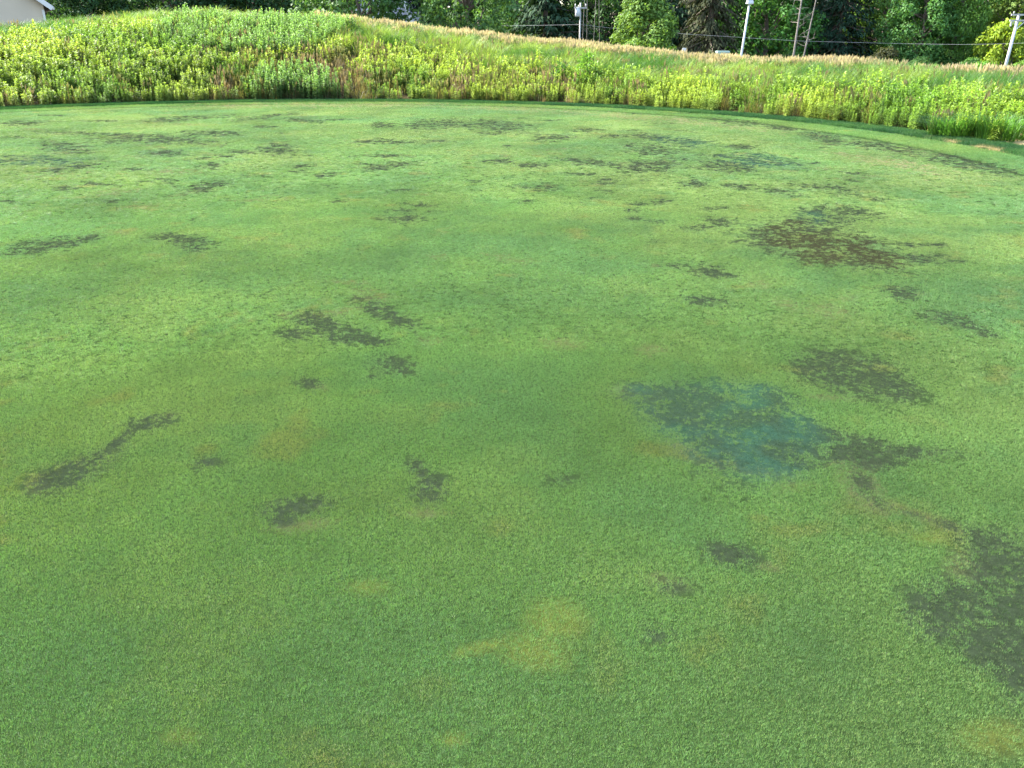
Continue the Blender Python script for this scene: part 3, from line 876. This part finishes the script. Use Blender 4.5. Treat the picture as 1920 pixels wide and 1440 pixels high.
u = rng.uniform(0, 1, len(x))
Tn = (u < np.maximum(tan, 0.8 * smooth(1.0, 1.15, t) * smooth(540, 700, px) * (1 - 0.95 * smooth(1200, 1400, px) * smooth(0.66, 0.50, fbm(x * 0.45, y * 0.45, 171, 3)))))
n = Tn.sum()
c = np.array([[0.150, 0.185, 0.060]]) * rng.normal(1, 0.1, (n, 1)).clip(.7, 1.3)
s = rng.uniform(0.75, 1.1, n)
instancer('seed_grass', np.c_[x, y, z][Tn], c, spin(n), np.repeat(s[:, None], 3, 1), tan_i, 'tan seed-headed grass lining the crest of the bank', 'grass')

u = rng.uniform(0, 1, len(x))
Bn = (u < np.maximum(brown, (0.22 + 0.4 * smooth(0.12, 0.05, t)) * (1 - 0.7 * weed)) * (1 - smooth(1835, 1885, px) * smooth(1.2, 0.9, rho(x, y) - R_OUT))) & (t < 1.1)
n = Bn.sum()
c = lerp(np.repeat(np.array([[0.120, 0.130, 0.040]]), n, 0), np.array([0.140, 0.120, 0.060]), smooth(.4, .6, fbm(x[Bn] * .8, y[Bn] * .8, 161, 3))) * rng.normal(1, 0.12, (n, 1)).clip(.7, 1.3)
s = rng.uniform(0.7, 1.2, n)
instancer('dry_grass', np.c_[x, y, z][Bn], c, spin(n), np.repeat(s[:, None], 3, 1), brown_i, 'brownish dry grass and stems in the gaps of the bank', 'grass')

# ------------------------------------------------------------------ single plants that stand out on the bank
def place_on_bank(px, py):
    """where the pixel's ray meets the land"""
    d = ray(px, py); d = d / np.linalg.norm(d)
    s = np.arange(10, 60, 0.03)
    X, Yy, Z = d[0] * s, d[1] * s, EYE + d[2] * s
    hit = np.nonzero(Z < land(X, Yy))[0]
    k = hit[0] if len(hit) else -1
    return X[k], Yy[k], float(land(X[k:k + 1], Yy[k:k + 1])[0]) if k >= 0 else 0

def shrub_mesh(name, h, rad, n, leaf, seed, mat, clusters=26):
    r = np.random.default_rng(seed)
    V, F, C = [], [], []
    nv = 0
    for k in range(clusters):
        a = r.uniform(0, 6.283); q = math.sqrt(r.uniform(0, 1)); zz = r.uniform(0.18, 1.0)
        prof = math.sin(min(1, zz * 0.9 + 0.15) * math.pi) ** 0.6
        cc = np.array([math.cos(a) * q * rad * prof, math.sin(a) * q * rad * prof, zz * h])
        sv, sf = strip_tube((cc[0] * 0.1, cc[1] * 0.1, -0.05), cc, 0.012, 0.004)
        V += sv; F += [tuple(i + nv for i in f) for f in sf]; C += [(0.5, 0.4, 0.4)] * 6; nv += 6
        m = n // clusters
        base = cc + r.normal(0, 1, (m, 3)) * np.array([rad, rad, h * 0.6]) * 0.17
        di = unit(base - np.array([0, 0, h * 0.25]) + r.normal(0, 0.5, (m, 3)) * rad)
        sd_ = unit(np.cross(di, r.normal(0, 0.5, (m, 3)) + np.array([0, 0, 1.0])))
        lv = leaf_batch(base, di, sd_, leaf * r.uniform(0.6, 1.3, m), leaf * 0.42 * r.uniform(0.7, 1.2, m), 0.12, 0.3)
        b = r.uniform(0.7, 1.3, m) * r.uniform(0.8, 1.2)
        for i in range(m):
            V += list(lv[i]); F.append((nv, nv + 1, nv + 2, nv + 3)); C += [(b[i] * 1.03, b[i], b[i] * .95)] * 4; nv += 4
    return np_mesh(name, np.array(V), np.array(F), [mat], var=np.array(C))

def single_plant(name, me, px, py, scale, colr, label, cat, group=None, rz=0.0):
    X, Yy, Z = place_on_bank(px, py)
    o = bpy.data.objects.new(name, me); o.location = (X, Yy, Z - 0.01); o.scale = scale; o.rotation_euler = (0, 0, rz)
    o.color = (*colr, 1); col.objects.link(o)
    return tag(o, label, cat, group)

arch_me = grass_mesh('arching_grass_clump', 420, 0.62, 0.34, 0.016, 1.15, 201, M['weed_o'])
single_plant('arching_grass_clump', arch_me, 1787, 259, (1.25, 1.0, .95), (0.060, 0.155, 0.028), 'dark green arching grass clump beside the collar, nearer the mixed weeds', 'grass clump')
single_plant('arching_grass_clump', arch_me, 1872, 262, (1.2, 1.0, 1.05), (0.075, 0.180, 0.030), 'dark green arching grass clump beside the dry straw ground', 'grass clump', rz=2.0)
single_plant('bushy_sapling', shrub_mesh('bushy_sapling', 0.95, 0.42, 700, 0.11, 202, M['weed_o']), 1100, 172, (1, 1, 1.05), (0.11, 0.235, 0.035), 'tall bushy green sapling growing out of the bank below the tan grass', 'sapling')
single_plant('bushy_sapling', shrub_mesh('bushy_sapling', 0.7, 0.36, 520, 0.10, 203, M['weed_o']), 1052, 165, (1, 1, 1), (0.06, 0.145, 0.030), 'low dark green bush in the shade next to the tall sapling', 'bush')
single_plant('compound_leaf_plant', forb_mesh('compound_leaf_plant', 2, 0.95, 0.05, 0.20, 0.055, 24, 204, M['weed_o'], 0.1, 1.5), 1015, 150, (1, 1, 1), (0.235, 0.330, 0.035), 'bright yellow-green plant with long drooping leaves rising to the tan grass', 'plant')
single_plant('bushy_sapling', shrub_mesh('bushy_sapling', 0.55, 0.40, 520, 0.09, 205, M['weed_o']), 1245, 172, (1, 1, 1), (0.085, 0.19, 0.030), 'rounded green bush between tall grass and bright weeds', 'bush')

# ------------------------------------------------------------------ trees
def limb_path(p0, p1, r, wob, n=5):
    pts = []
    for i in range(n):
        t = i / (n - 1)
        q = p0.lerp(p1, t) + Vector((r.normal(0, wob), r.normal(0, wob), r.normal(0, wob * .6))) * math.sin(math.pi * t)
        pts.append(q)
    return pts

def broadleaf(seed, h, rad, low, n_leaf, leaf, n_clump=70, shape=1.0):
    """trunk mesh + crown mesh: clumps of leaves carried by limbs"""
    r = np.random.default_rng(seed)
    mb = MB()
    top = Vector((r.normal(0, .15), r.normal(0, .15), h * 0.9))
    tr = h * 0.020 + 0.03
    trunk = limb_path(Vector((0, 0, -0.3)), top, r, h * 0.012, 7)
    mb.tube(trunk, [tr * (1.25 if i == 0 else 1 - 0.14 * i) for i in range(7)], 7)
    V = []; C = []
    cent = []
    for k in range(n_clump):
        u = (k + 0.5) / n_clump
        zz = low + (1 - low) * (u ** 0.85)
        t = (zz - low) / (1 - low)
        prof = (math.sin(math.pi * min(1, 0.16 + 0.84 * t) ** shape) ** 0.65) if t < 0.98 else 0.25
        a = k * 2.399 + r.normal(0, 0.4)
        q = rad * prof * math.sqrt(r.uniform(0.18, 1.0))
        c = Vector((math.cos(a) * q, math.sin(a) * q, h * zz))
        cent.append((c, t))
    for j, (c, t) in enumerate(cent):
        if j % 2 == 0:
            s = trunk[min(6, int(max(0.1, (c.z / h) - 0.12) * 7))]
            mb.tube(limb_path(s, c, r, 0.06 * rad, 4), [tr * .38, tr * .28, tr * .18, tr * .07], 5, False)
    m = n_leaf // n_clump
    for (c, t) in cent:
        cr = rad * r.uniform(0.20, 0.36)
        d = unit(r.normal(0, 1, (m, 3)))
        base = np.array(c) + d * (cr * r.uniform(0.25, 1.0, m) ** 0.6)[:, None] * np.array([1, 1, 0.72])
        nrm = unit(d + np.array([0, 0, 0.55]) + r.normal(0, 0.55, (m, 3)))
        di = unit(np.cross(nrm, r.normal(0, 1, (m, 3))))
        sd_ = np.cross(di, nrm)
        lv = leaf_batch(base, di, sd_, leaf * r.uniform(0.65, 1.35, m), leaf * 0.62 * r.uniform(0.7, 1.3, m), 0.08, 0.18)
        b = r.uniform(0.72, 1.3, m) * r.uniform(0.82, 1.18)
        V.append(lv.reshape(-1, 3)); C.append(np.repeat(np.c_[b * (1 + r.normal(0, .05, m)), b, b * .95], 4, 0))
    V = np.concatenate(V); C = np.concatenate(C)
    crown = np_mesh('crown', V, np.arange(len(V)).reshape(-1, 4), [M['tree_leaf']], var=C)
    tm = bpy.data.meshes.new('trunk'); tm.from_pydata(mb.v, [], mb.f); tm.materials.append(M['bark'])
    return tm, crown

def conifer(seed, h, rad, low, tiers, per, leaf, droop=0.25, ragged=0.25):
    r = np.random.default_rng(seed)
    mb = MB()
    tr = h * 0.014 + 0.05
    mb.tube([(0, 0, -.3), (0.02, 0, h * .35), (0, .03, h * .7), (0, 0, h)], [tr * 1.2, tr * .8, tr * .45, .02], 7)
    V, C = [], []
    for k in range(tiers):
        t = k / (tiers - 1)
        zz = h * (low + (1 - low) * t)
        L0 = rad * (1 - t) ** 0.8 + 0.15
        nb = max(4, int(per * (1 - 0.5 * t)))
        for b_ in range(nb):
            a = b_ * 6.283 / nb + k * 1.1 + r.normal(0, .25)
            L = L0 * r.uniform(1 - ragged, 1 + ragged * .6)
            d = np.array([math.cos(a), math.sin(a), -droop + r.normal(0, .1)])
            p0 = np.array([0, 0, zz + r.normal(0, .1)])
            if k % 2 == 0:
                mb.tube([p0, p0 + d * L * .6, p0 + d * L], [tr * .22, tr * .14, .008], 4, False)
            ns = int(14 + 22 * L / rad)
            s = r.uniform(0.15, 1.0, ns)
            base = p0 + d[None] * (L * s)[:, None] + r.normal(0, .05 * rad, (ns, 3)) * np.array([1, 1, .7])
            sidev = np.array([-math.sin(a), math.cos(a), 0])
            sg = r.choice([-1, 1], ns)
            di = unit(d[None] * 0.9 + sidev[None] * (sg * r.uniform(0.2, 1.0, ns))[:, None] + np.c_[np.zeros(ns), np.zeros(ns), r.normal(-.25, .25, ns)])
            sd_ = unit(np.cross(di, np.array([0, 0, 1.0]) + r.normal(0, .3, (ns, 3))))
            lv = leaf_batch(base, di, sd_, leaf * r.uniform(.6, 1.4, ns), leaf * .36 * r.uniform(.6, 1.3, ns), .05, .3)
            bb = r.uniform(.65, 1.3, ns) * r.uniform(.8, 1.2)
            V.append(lv.reshape(-1, 3)); C.append(np.repeat(np.c_[bb, bb, bb], 4, 0))
    V = np.concatenate(V); C = np.concatenate(C)
    crown = np_mesh('crown', V, np.arange(len(V)).reshape(-1, 4), [M['needle']], var=C)
    tm = bpy.data.meshes.new('trunk'); tm.from_pydata(mb.v, [], mb.f); tm.materials.append(M['bark'])
    return tm, crown

BROAD = [broadleaf(301, 10, 3.6, 0.06, 15000, 0.26, 90), broadleaf(302, 11, 4.0, 0.10, 15000, 0.28, 84, 1.1), broadleaf(303, 12, 3.6, 0.05, 15000, 0.26, 96, .95)]
ROUND = broadleaf(304, 7.2, 2.75, 0.03, 15000, 0.21, 76, 0.9)
OPEN_T = broadleaf(305, 14, 3.8, 0.30, 11000, 0.30, 64)
CON = [conifer(311, 15, 3.4, 0.02, 36, 13, 0.38), conifer(312, 16, 3.0, 0.03, 40, 12, 0.34, .35, .4)]
BARE_FOOT = conifer(314, 16, 2.8, 0.10, 38, 12, 0.34, .45, .4)
PINE = conifer(313, 15, 3.2, 0.20, 26, 9, 0.55, .1, .5)
SHRUB = [broadleaf(321, 3.0, 1.7, 0.03, 5200, 0.17, 46, .8), broadleaf(322, 2.4, 1.9, 0.03, 5200, 0.16, 46, .75)]

def tree(name, pair, px, depth, scale, colr, label, group=None, rz=None, cat='tree', sink=0.0):
    p = at(px, 76, depth)
    z = float(land(np.array([p.x]), np.array([p.y]))[0]) - sink
    e = empty(name, (p.x, p.y, z), random.uniform(0, 6.28) if rz is None else rz)
    s = scale if isinstance(scale, tuple) else (scale,) * 3
    e.scale = s
    tr = bpy.data.objects.new('trunk', pair[0]); cr = bpy.data.objects.new('crown', pair[1])
    for q in (tr, cr): col.objects.link(q); q.parent = e
    cr.color = (*colr, 1)
    return tag(e, label, cat, group)

DKG = (0.045, 0.105, 0.030); MDG = (0.072, 0.160, 0.040); LTG = (0.110, 0.210, 0.044); YLG = (0.190, 0.270, 0.030); CON_C = (0.030, 0.062, 0.030); BRN = (0.050, 0.058, 0.028)
# trees that stand out one by one
tree('broadleaf_tree', ROUND, 1208, 60, (1.0, 1.0, .90), (0.115, 0.205, 0.045), 'round full-crowned green tree standing alone in front of the dark wood', rz=.6)
tree('broadleaf_tree', BROAD[0], 668, 56, (0.95, .95, 1.0), (0.062, 0.135, 0.040), 'dark green leafy tree hiding most of the grey-roofed house', rz=1.0)
tree('broadleaf_tree', BROAD[2], 874, 54, (0.82, .82, .95), (0.072, 0.150, 0.045), 'dense dark green tree beside the grey-roofed house', rz=2.0)
tree('conifer_tree', CON[0], 790, 68, .9, (0.022, 0.050, 0.028), 'near-black spruce between two leafy trees behind the bank', cat='tree')
tree('conifer_tree', PINE, 1022, 76, 1.0, CON_C, 'dark pine with bare lower trunk next to the transformer pole')
tree('conifer_tree', BARE_FOOT, 1330, 70, (.95, .95, 1.1), BRN, 'tall brownish-green spruce with visible grey trunk beside the round tree')
tree('broadleaf_tree', BROAD[1], 1435, 74, 1.05, (0.055, 0.150, 0.032), 'mid-green leafy tree behind the leaning white lamp pole')
tree('conifer_tree', CON[0], 1572, 74, 1.0, (0.026, 0.058, 0.030), 'dark spruce beside the two bare dead trunks')
tree('broadleaf_tree', BROAD[2], 1655, 76, .95, LTG, 'light green slender tree between dark conifers', rz=.3)
tree('conifer_tree', CON[1], 1692, 80, 1.0, BRN, 'brownish conifer behind the low cable')
tree('broadleaf_tree', BROAD[0], 1722, 70, .8, (0.060, 0.150, 0.040), 'small bluish-green tree at the shaded hollow of the wood edge')
tree('broadleaf_tree', BROAD[1], 1790, 70, (.62, .62, 1.05), (0.085, 0.180, 0.034), 'large mid-green tree reaching the ground next to the crossarm pole', rz=2.2)
tree('broadleaf_tree', BROAD[2], 1905, 78, 1.15, (0.120, 0.190, 0.040), 'olive green tree rising behind the bright yellow-green shrub')
tree('leafy_shrub', SHRUB[0], 1888, 66, (1.5, 1.3, 1.5), YLG, 'bright yellow-green shrub around the foot of the crossarm pole', cat='shrub')
tree('leafy_shrub', SHRUB[1], 1855, 60, (.8, .8, .8), (0.11, 0.24, .04), 'low green shrub in front of the bright yellow-green one', cat='shrub')
# the wood
def near_what(px):
    return ('behind the grey-roofed house' if px < 930 else 'around the transformer pole' if px < 1160 else 'behind the round tree' if px < 1350
            else 'behind the leaning lamp pole' if px < 1480 else 'behind the two dead trunks' if px < 1600 else 'behind the pale wire' if px < 1770 else 'behind the crossarm pole')
def green_word(c):
    return 'dark green' if c[1] < 0.12 else ('light green' if c[1] > 0.17 else 'mid-green')
wood = [(985, 82, 1.0, 0, MDG), (1062, 86, 1.05, 1, MDG), (1130, 80, .95, 2, DKG), (1165, 90, 1.1, 0, DKG), (1270, 84, 1.1, 1, DKG), (1390, 82, 1.0, 2, MDG),
        (1475, 86, 1.1, 0, DKG), (1745, 84, 1.1, 1, MDG), (1850, 86, 1.15, 0, LTG), (1620, 92, 1.15, 2, DKG), (945, 88, 1.05, 1, MDG), (1960, 84, 1.2, 1, LTG), (2050, 78, 1.1, 2, MDG), (2140, 84, 1.1, 0, MDG),
        (900, 92, 1.1, 2, DKG), (740, 86, 1.1, 0, DKG), (600, 84, 1.1, 2, DKG)]
for (px_, dp, sc, k, cl) in wood:
    tree('broadleaf_tree', BROAD[k], px_, dp, sc, cl, green_word(cl) + ' leafy tree in the wood ' + near_what(px_), 'leafy trees in the wood, ' + green_word(cl) + ', ' + near_what(px_))
conf = [(1245, 78, 1.0, 0), (1295, 88, 1.1, 1), (1362, 84, 1.0, 0), (1530, 82, 1.05, 1), (1605, 84, 1.1, 0), (1105, 94, 1.1, 1), (1010, 96, 1.15, 0), (1420, 96, 1.2, 1), (1500, 98, 1.2, 0), (1660, 96, 1.2, 1), (1760, 98, 1.2, 0), (1860, 100, 1.2, 1), (1960, 98, 1.2, 0), (1190, 98, 1.2, 1),
        (1320, 102, 1.2, 0), (1560, 100, 1.2, 1), (930, 100, 1.2, 0), (850, 96, 1.2, 1)]
for (px_, dp, sc, k) in conf:
    tree('conifer_tree', CON[k], px_, dp, sc, CON_C, 'dark conifer deep in the wood ' + near_what(px_), 'dark conifers ' + near_what(px_))
left = [(105, 70, .95, 2), (180, 66, .95, 0), (255, 72, 1.0, 1), (335, 66, 1.0, 2), (415, 70, 1.0, 0), (490, 66, 1.0, 1), (555, 74, 1.0, 2), (30, 84, 1.2, 0), (-80, 74, 1.1, 1), (-200, 70, 1.1, 2)]
for (px_, dp, sc, k) in left:
    tree('broadleaf_tree', BROAD[k], px_, dp, sc, (0.035, 0.085, 0.030), 'dark leafy tree whose foot is hidden by the high bank', 'dark trees behind the high bank')
for (px_, dp, sc, k) in [(140, 90, 1.2, 0), (290, 92, 1.2, 1), (380, 90, 1.2, 0), (450, 94, 1.2, 1), (530, 92, 1.2, 0), (640, 96, 1.2, 1), (-30, 98, 1.2, 0), (220, 96, 1.2, 1), (70, 94, 1.2, 0), (335, 98, 1.2, 0), (490, 98, 1.2, 1), (585, 96, 1.2, 0), (700, 94, 1.2, 0), (760, 98, 1.2, 1)]:
    tree('conifer_tree', CON[k], px_, dp, (sc * 1.25, sc * 1.25, sc), (0.022, 0.048, 0.028), 'near-black conifer behind the trees of the high bank', 'dark conifers behind the high bank')
under = [(960, 70, .8, 0, LTG), (1000, 74, .7, 1, MDG), (1045, 78, .9, 0, MDG), (1072, 72, .8, 1, DKG), (1115, 73, .8, 0, MDG), (1150, 70, .8, 1, DKG), (1290, 68, .7, 0, MDG), (1362, 70, .8, 1, LTG), (1385, 74, .9, 0, MDG), (1450, 66, .7, 1, DKG), (1485, 68, .8, 0, DKG), (1530, 66, .8, 1, DKG), (1580, 68, .6, 0, DKG),
         (1625, 70, .7, 1, DKG), (1665, 66, .9, 0, BRN), (1700, 68, .7, 1, MDG), (1735, 66, .7, 0, DKG), (1765, 60, .7, 1, LTG), (1830, 62, .7, 0, MDG), (1940, 60, .8, 1, LTG)]
for (px_, dp, sc, k, cl) in under:
    tree('understorey_shrub', SHRUB[k], px_, dp, sc, cl, green_word(cl) + ' undergrowth shrub at the foot of the wood ' + near_what(px_).replace('behind', 'by'), 'undergrowth shrubs, ' + green_word(cl) + ', ' + near_what(px_), cat='shrub')

# bare trunks
def bare_tree(px0, py0, px1, py1, depth, r0, seed, label, n_br=16, group=None):
    r = np.random.default_rng(seed)
    a = at(px0, py0, depth); b = at(px1, py1, depth)
    zg = float(land(np.array([a.x]), np.array([a.y]))[0]) - 0.1
    d = (b - a) / (b.z - a.z)
    base = a + d * (zg - a.z)
    top = a + d * (9.5 + zg - a.z)
    e = empty('dead_tree', base)
    L = (top - base)
    mb = MB(); mb.tube([L * k for k in (0, .3, .6, 1)], [r0, r0 * .8, r0 * .55, r0 * .2], 7)
    mb.build('trunk', M['dead_bark'], e, True)
    for k in range(n_br):
        t = r.uniform(.18, .92); an = r.uniform(0, 6.28); ln = r.uniform(.5, 1.5) * (1.1 - .5 * t)
        p = L * t
        q = p + Vector((math.cos(an), math.sin(an), r.normal(-.05, .35))) * ln
        m2 = MB(); m2.tube(limb_path(p, q, r, .07, 4), [r0 * .26, r0 * .2, r0 * .13, r0 * .05], 5, False)
        for s in range(2):
            w = p.lerp(q, r.uniform(.4, .8)); q2 = w + Vector((r.normal(0, .35), r.normal(0, .35), r.normal(.1, .3)))
            m2.tube([w, q2], [r0 * .12, r0 * .04], 4, False)
        m2.build('branch', M['dead_bark'], e)
    return tag(e, label, 'tree', group)
bare_tree(1491, 82, 1503, 0, 65, .095, 401, 'bare dead trunk with many broken side branches, the thicker of a pair')
bare_tree(1512, 82, 1530, 0, 65, .07, 402, 'thin leaning bare dead trunk, the thinner of a pair')
for k, (a0, b0) in enumerate([(1100, 1101), (1113, 1117), (1124, 1123), (1092, 1096)]):
    bare_tree(a0, 80, b0, 0, 69, .026, 410 + k, 'thin pale bare stem beside the transformer pole', 5, 'thin bare stems by the transformer pole')

# ------------------------------------------------------------------ poles, wire, utility things
def gz(p): return float(land(np.array([p.x]), np.array([p.y]))[0])

def pole_line(px0, py0, px1, py1, depth):
    a = at(px0, py0, depth); b = at(px1, py1, depth)
    d = (b - a) / (b.z - a.z)
    z = gz(a) - 0.15
    base = a + d * (z - a.z)
    return base, b, d

# transformer pole
base, top, d = pole_line(1087, 74, 1088.5, 5, 66)
e = empty('utility_pole', base)
m = MB(); L = top - base
m.tube([Vector((0, 0, 0)), L * .5, L], [.075, .065, .055], 10); m.build('pole', M['pole_wood'], e, True)
m = MB(); m.box(L + Vector((0, -.16, -.35)), (.9, .08, .09)); m.build('crossarm', M['pole_wood'], e)
for sx in (-.38, .38):
    m = MB(); m.tube([L + Vector((sx, -.16, -.31)), L + Vector((sx, -.16, -.2)), L + Vector((sx, -.16, -.08))], [.03, .055, .03], 8); m.build('insulator', M['porcelain'], e, True)
tz = at(1084.5, 22, 66) - base
m = MB(); c = Vector((tz.x - .05, -.05, tz.z))
m.tube([c + Vector((0, 0, -.33)), c + Vector((0, 0, -.30)), c + Vector((0, 0, .26)), c + Vector((0, 0, .31))], [.15, .19, .19, .12], 14)
tr = m.build('transformer', M['pole_white'], e, True)
m = MB(); m.tube([c + Vector((0.05, 0, .29)), c + Vector((.05, 0, .45))], [.05, .03], 8); m.build('bushing', M['porcelain'], tr, True)
tag(e, 'grey utility pole carrying a white transformer can at the wood edge', 'utility pole')

# crossarm pole
base, top, d = pole_line(1889.5, 108, 1911, 26, 62)
e = empty('utility_pole', base); L = top - base
m = MB(); m.tube([Vector((0, 0, 0)), L * .5, L], [.115, .10, .085], 10); m.build('pole', M['pole_white'], e, True)
for dz, w in ((-.06, 1.3), (-.42, 1.35)):
    m = MB(); m.box(L + Vector((.05, -.14, dz)), (w, .09, .11)); m.build('crossarm', M['pole_wood'], e)
for sx in (-.52, .6):
    m = MB(); m.box(L + Vector((sx, -.2, -.62)), (.09, .09, .32)); m.build('cutout_fuse', M['porcelain'], e)
for sx in (-.45, .5):
    m = MB(); m.tube([L + Vector((sx, -.15, -.4)), L + Vector((-.02, -.13, -.95))], [.02, .02], 6); m.build('brace', M['metal'], e)
    m = MB(); m.tube([L + Vector((sx, -.14, -.01)), L + Vector((sx, -.14, .08)), L + Vector((sx, -.14, .16))], [.025, .05, .025], 8); m.build('insulator', M['porcelain'], e, True)
tag(e, 'sunlit white utility pole with crossarms in front of the yellow-green shrub', 'utility pole')

# lamp pole
base, top, d = pole_line(1390.5, 100, 1405.5, 5, 58)
e = empty('lamp_pole', base); L = top - base
m = MB(); m.tube([Vector((0, 0, 0)), L * .5, L], [.085, .072, .06], 12); m.build('pole', M['pole_white'], e, True)
m = MB(); m.tube([Vector((0, 0, .1)), Vector((0, 0, .16))], [.2, .2], 10); m.build('base_plate', M['metal'], e)
m = MB()
m.poly([L + Vector(v) for v in ((-.2, -.28, -.06), (.2, -.28, -.06), (.2, .18, -.06), (-.2, .18, -.06), (-.16, -.22, .14), (.16, -.22, .14), (.16, .14, .14), (-.16, .14, .14))],
       [(3, 2, 1, 0), (4, 5, 6, 7), (0, 1, 5, 4), (1, 2, 6, 5), (2, 3, 7, 6), (3, 0, 4, 7)])
hd = m.build('lamp_head', M['pole_white'], e)
m = MB(); m.box(L + Vector((0, -.05, -.075)), (.32, .36, .03)); m.build('lens', M['lens'], hd)
tag(e, 'slim white lamp pole with a box head leaning slightly beyond the field', 'lamp pole')

# telephone wire between the poles
wp = [(820, 47, 70), (960, 48.5, 68), (1088, 46, 65.9), (1150, 53, 66), (1290, 64, 65), (1500, 77, 64.5), (1700, 82, 64.5), (1800, 83.5, 63), (1893, 82, 61.8), (2000, 76, 60)]
m = MB(); pts = [at(*p) for p in wp]
m.tube(pts, [.0075] * len(pts), 5)
o = m.build('telephone_wire', M['wire'])
tag(o, 'pale telephone wire sagging between the two utility poles', 'wire')

# pale green utility box and white marker post beyond the field
p = at(1355, 97, 55); z = gz(p)
e = empty('utility_box', (p.x, p.y, z - .05))
hh = p.z - z + .05
m = MB(); m.box((0, 0, hh * .5 - .04), (.66, .6, hh - .08)); m.build('cabinet', M['box_green'], e)
m = MB(); m.box((0, 0, hh + .0), (.74, .68, .10)); m.build('lid', M['box_green'], e)
m = MB(); m.box((0, -.33, hh * .55), (.05, .03, .14)); m.build('handle', M['metal'], e)
tag(e, 'pale green utility box with flat lid showing just above the field grass', 'utility box')
p = at(1283, 88, 56); z = gz(p)
e = empty('marker_post', (p.x, p.y, z - .05)); hh = p.z - z
m = MB(); m.box((0, 0, hh * .5), (.09, .09, hh)); m.build('post', M['pole_white'], e)
m = MB(); m.box((0, -.07, hh - .14), (.24, .05, .26)); m.build('plate', M['trim'], e)
tag(e, 'small white marker plate on a post near the foot of the round tree', 'marker')

# ------------------------------------------------------------------ houses
def gable_house(name, loc, rz, w, dpt, eave, ridge, wall, roof, label, over=.4, board=0.0):
    """gable end faces the local -y side"""
    e = empty(name, loc, rz)
    hw = w / 2
    b0 = MB()
    pts = [(-hw, 0, -.3), (hw, 0, -.3), (hw, 0, eave), (0, 0, ridge), (-hw, 0, eave)]
    pts += [(x_, dpt, z_) for (x_, _, z_) in pts]
    b0.poly(pts, [(0, 1, 2, 3, 4), (9, 8, 7, 6, 5), (1, 6, 7, 2), (5, 0, 4, 9), (0, 5, 6, 1)])
    b0.build('wall', wall, e)
    sl = (ridge - eave) / hw
    th = .14
    for s in (-1, 1):
        r0 = MB()
        xo = s * (hw + over); zo = eave - sl * over
        q = [(0, -over, ridge + .02), (xo, -over, zo + .02), (xo, dpt + over, zo + .02), (0, dpt + over, ridge + .02)]
        q += [(a_, b_, c_ + th) for a_, b_, c_ in q]
        r0.poly(q, [(0, 1, 2, 3), (7, 6, 5, 4), (0, 4, 5, 1), (1, 5, 6, 2), (2, 6, 7, 3), (3, 7, 4, 0)])
        ro = r0.build('roof_slope', roof, e)
        t0 = MB()
        dv = Vector((xo, 0, zo)) - Vector((0, 0, ridge))
        ang = math.atan2(dv.z, dv.x)
        t0.box(Vector((xo / 2, -over - .03, (ridge + zo) / 2 + .03)), (dv.length, .05, .24), Matrix.Rotation(-ang, 3, 'Y'))
        t0.build('rake_board', M['trim'], ro)
        g0 = MB(); g0.box((xo + s * .05, dpt / 2, zo + .04), (.1, dpt + 2 * over, .12)); g0.build('gutter', M['trim'], ro)
    return tag(e, label, 'house')

# cream house: the right slope of its gable shows over the bank
pe = at(97, 15, 50)             # eave tip
z0 = gz(at(40, 40, 50))
hw = 3.9
h = gable_house('cream_house', (pe.x - (hw + .4) * math.cos(R(31)), 50 - (hw + .4) * math.sin(R(31)), z0), R(31), hw * 2, 9, pe.z - z0 + .25, pe.z - z0 + 3.3, M['siding'], M['shingle_dark'], 'cream-walled house with white gable trim beyond the high bank')
m = MB(); m.box((hw - .05, -.02, (pe.z - z0) / 2 - .1), (.12, .06, pe.z - z0)); m.build('corner_board', M['trim'], h)
for wx_ in (-1.6, 1.4):
    m = MB(); m.box((wx_, -.03, 1.5), (1.1, .08, 1.3)); f_ = m.build('window_frame', M['trim'], h)
    m = MB(); m.box((wx_, -.085, 1.5), (.9, .04, 1.1)); m.build('pane', M['glass'], f_)
# grey house: a steep grey roof between two trees
pg = at(776, 34, 66)
z0 = gz(pg)
h2 = gable_house('grey_house', (pg.x - 2.3, 66, z0), 0.0, 4.0, 7, pg.z - z0 + .2, pg.z - z0 + 5.2, M['grey_wall'], M['shingle'], 'grey house with a steep gable peeping between two dark trees', .25)
m = MB(); m.box((2.3, 1.2, (pg.z - z0) / 2 + .15), (.75, 2.0, pg.z - z0 + .3)); an = m.build('porch', M['grey_wall'], h2)
m = MB(); m.box((2.35, 1.2, pg.z - z0 + .36), (.95, 2.3, .1)); m.build('porch_roof', M['shingle'], an)

print('tris approx done')
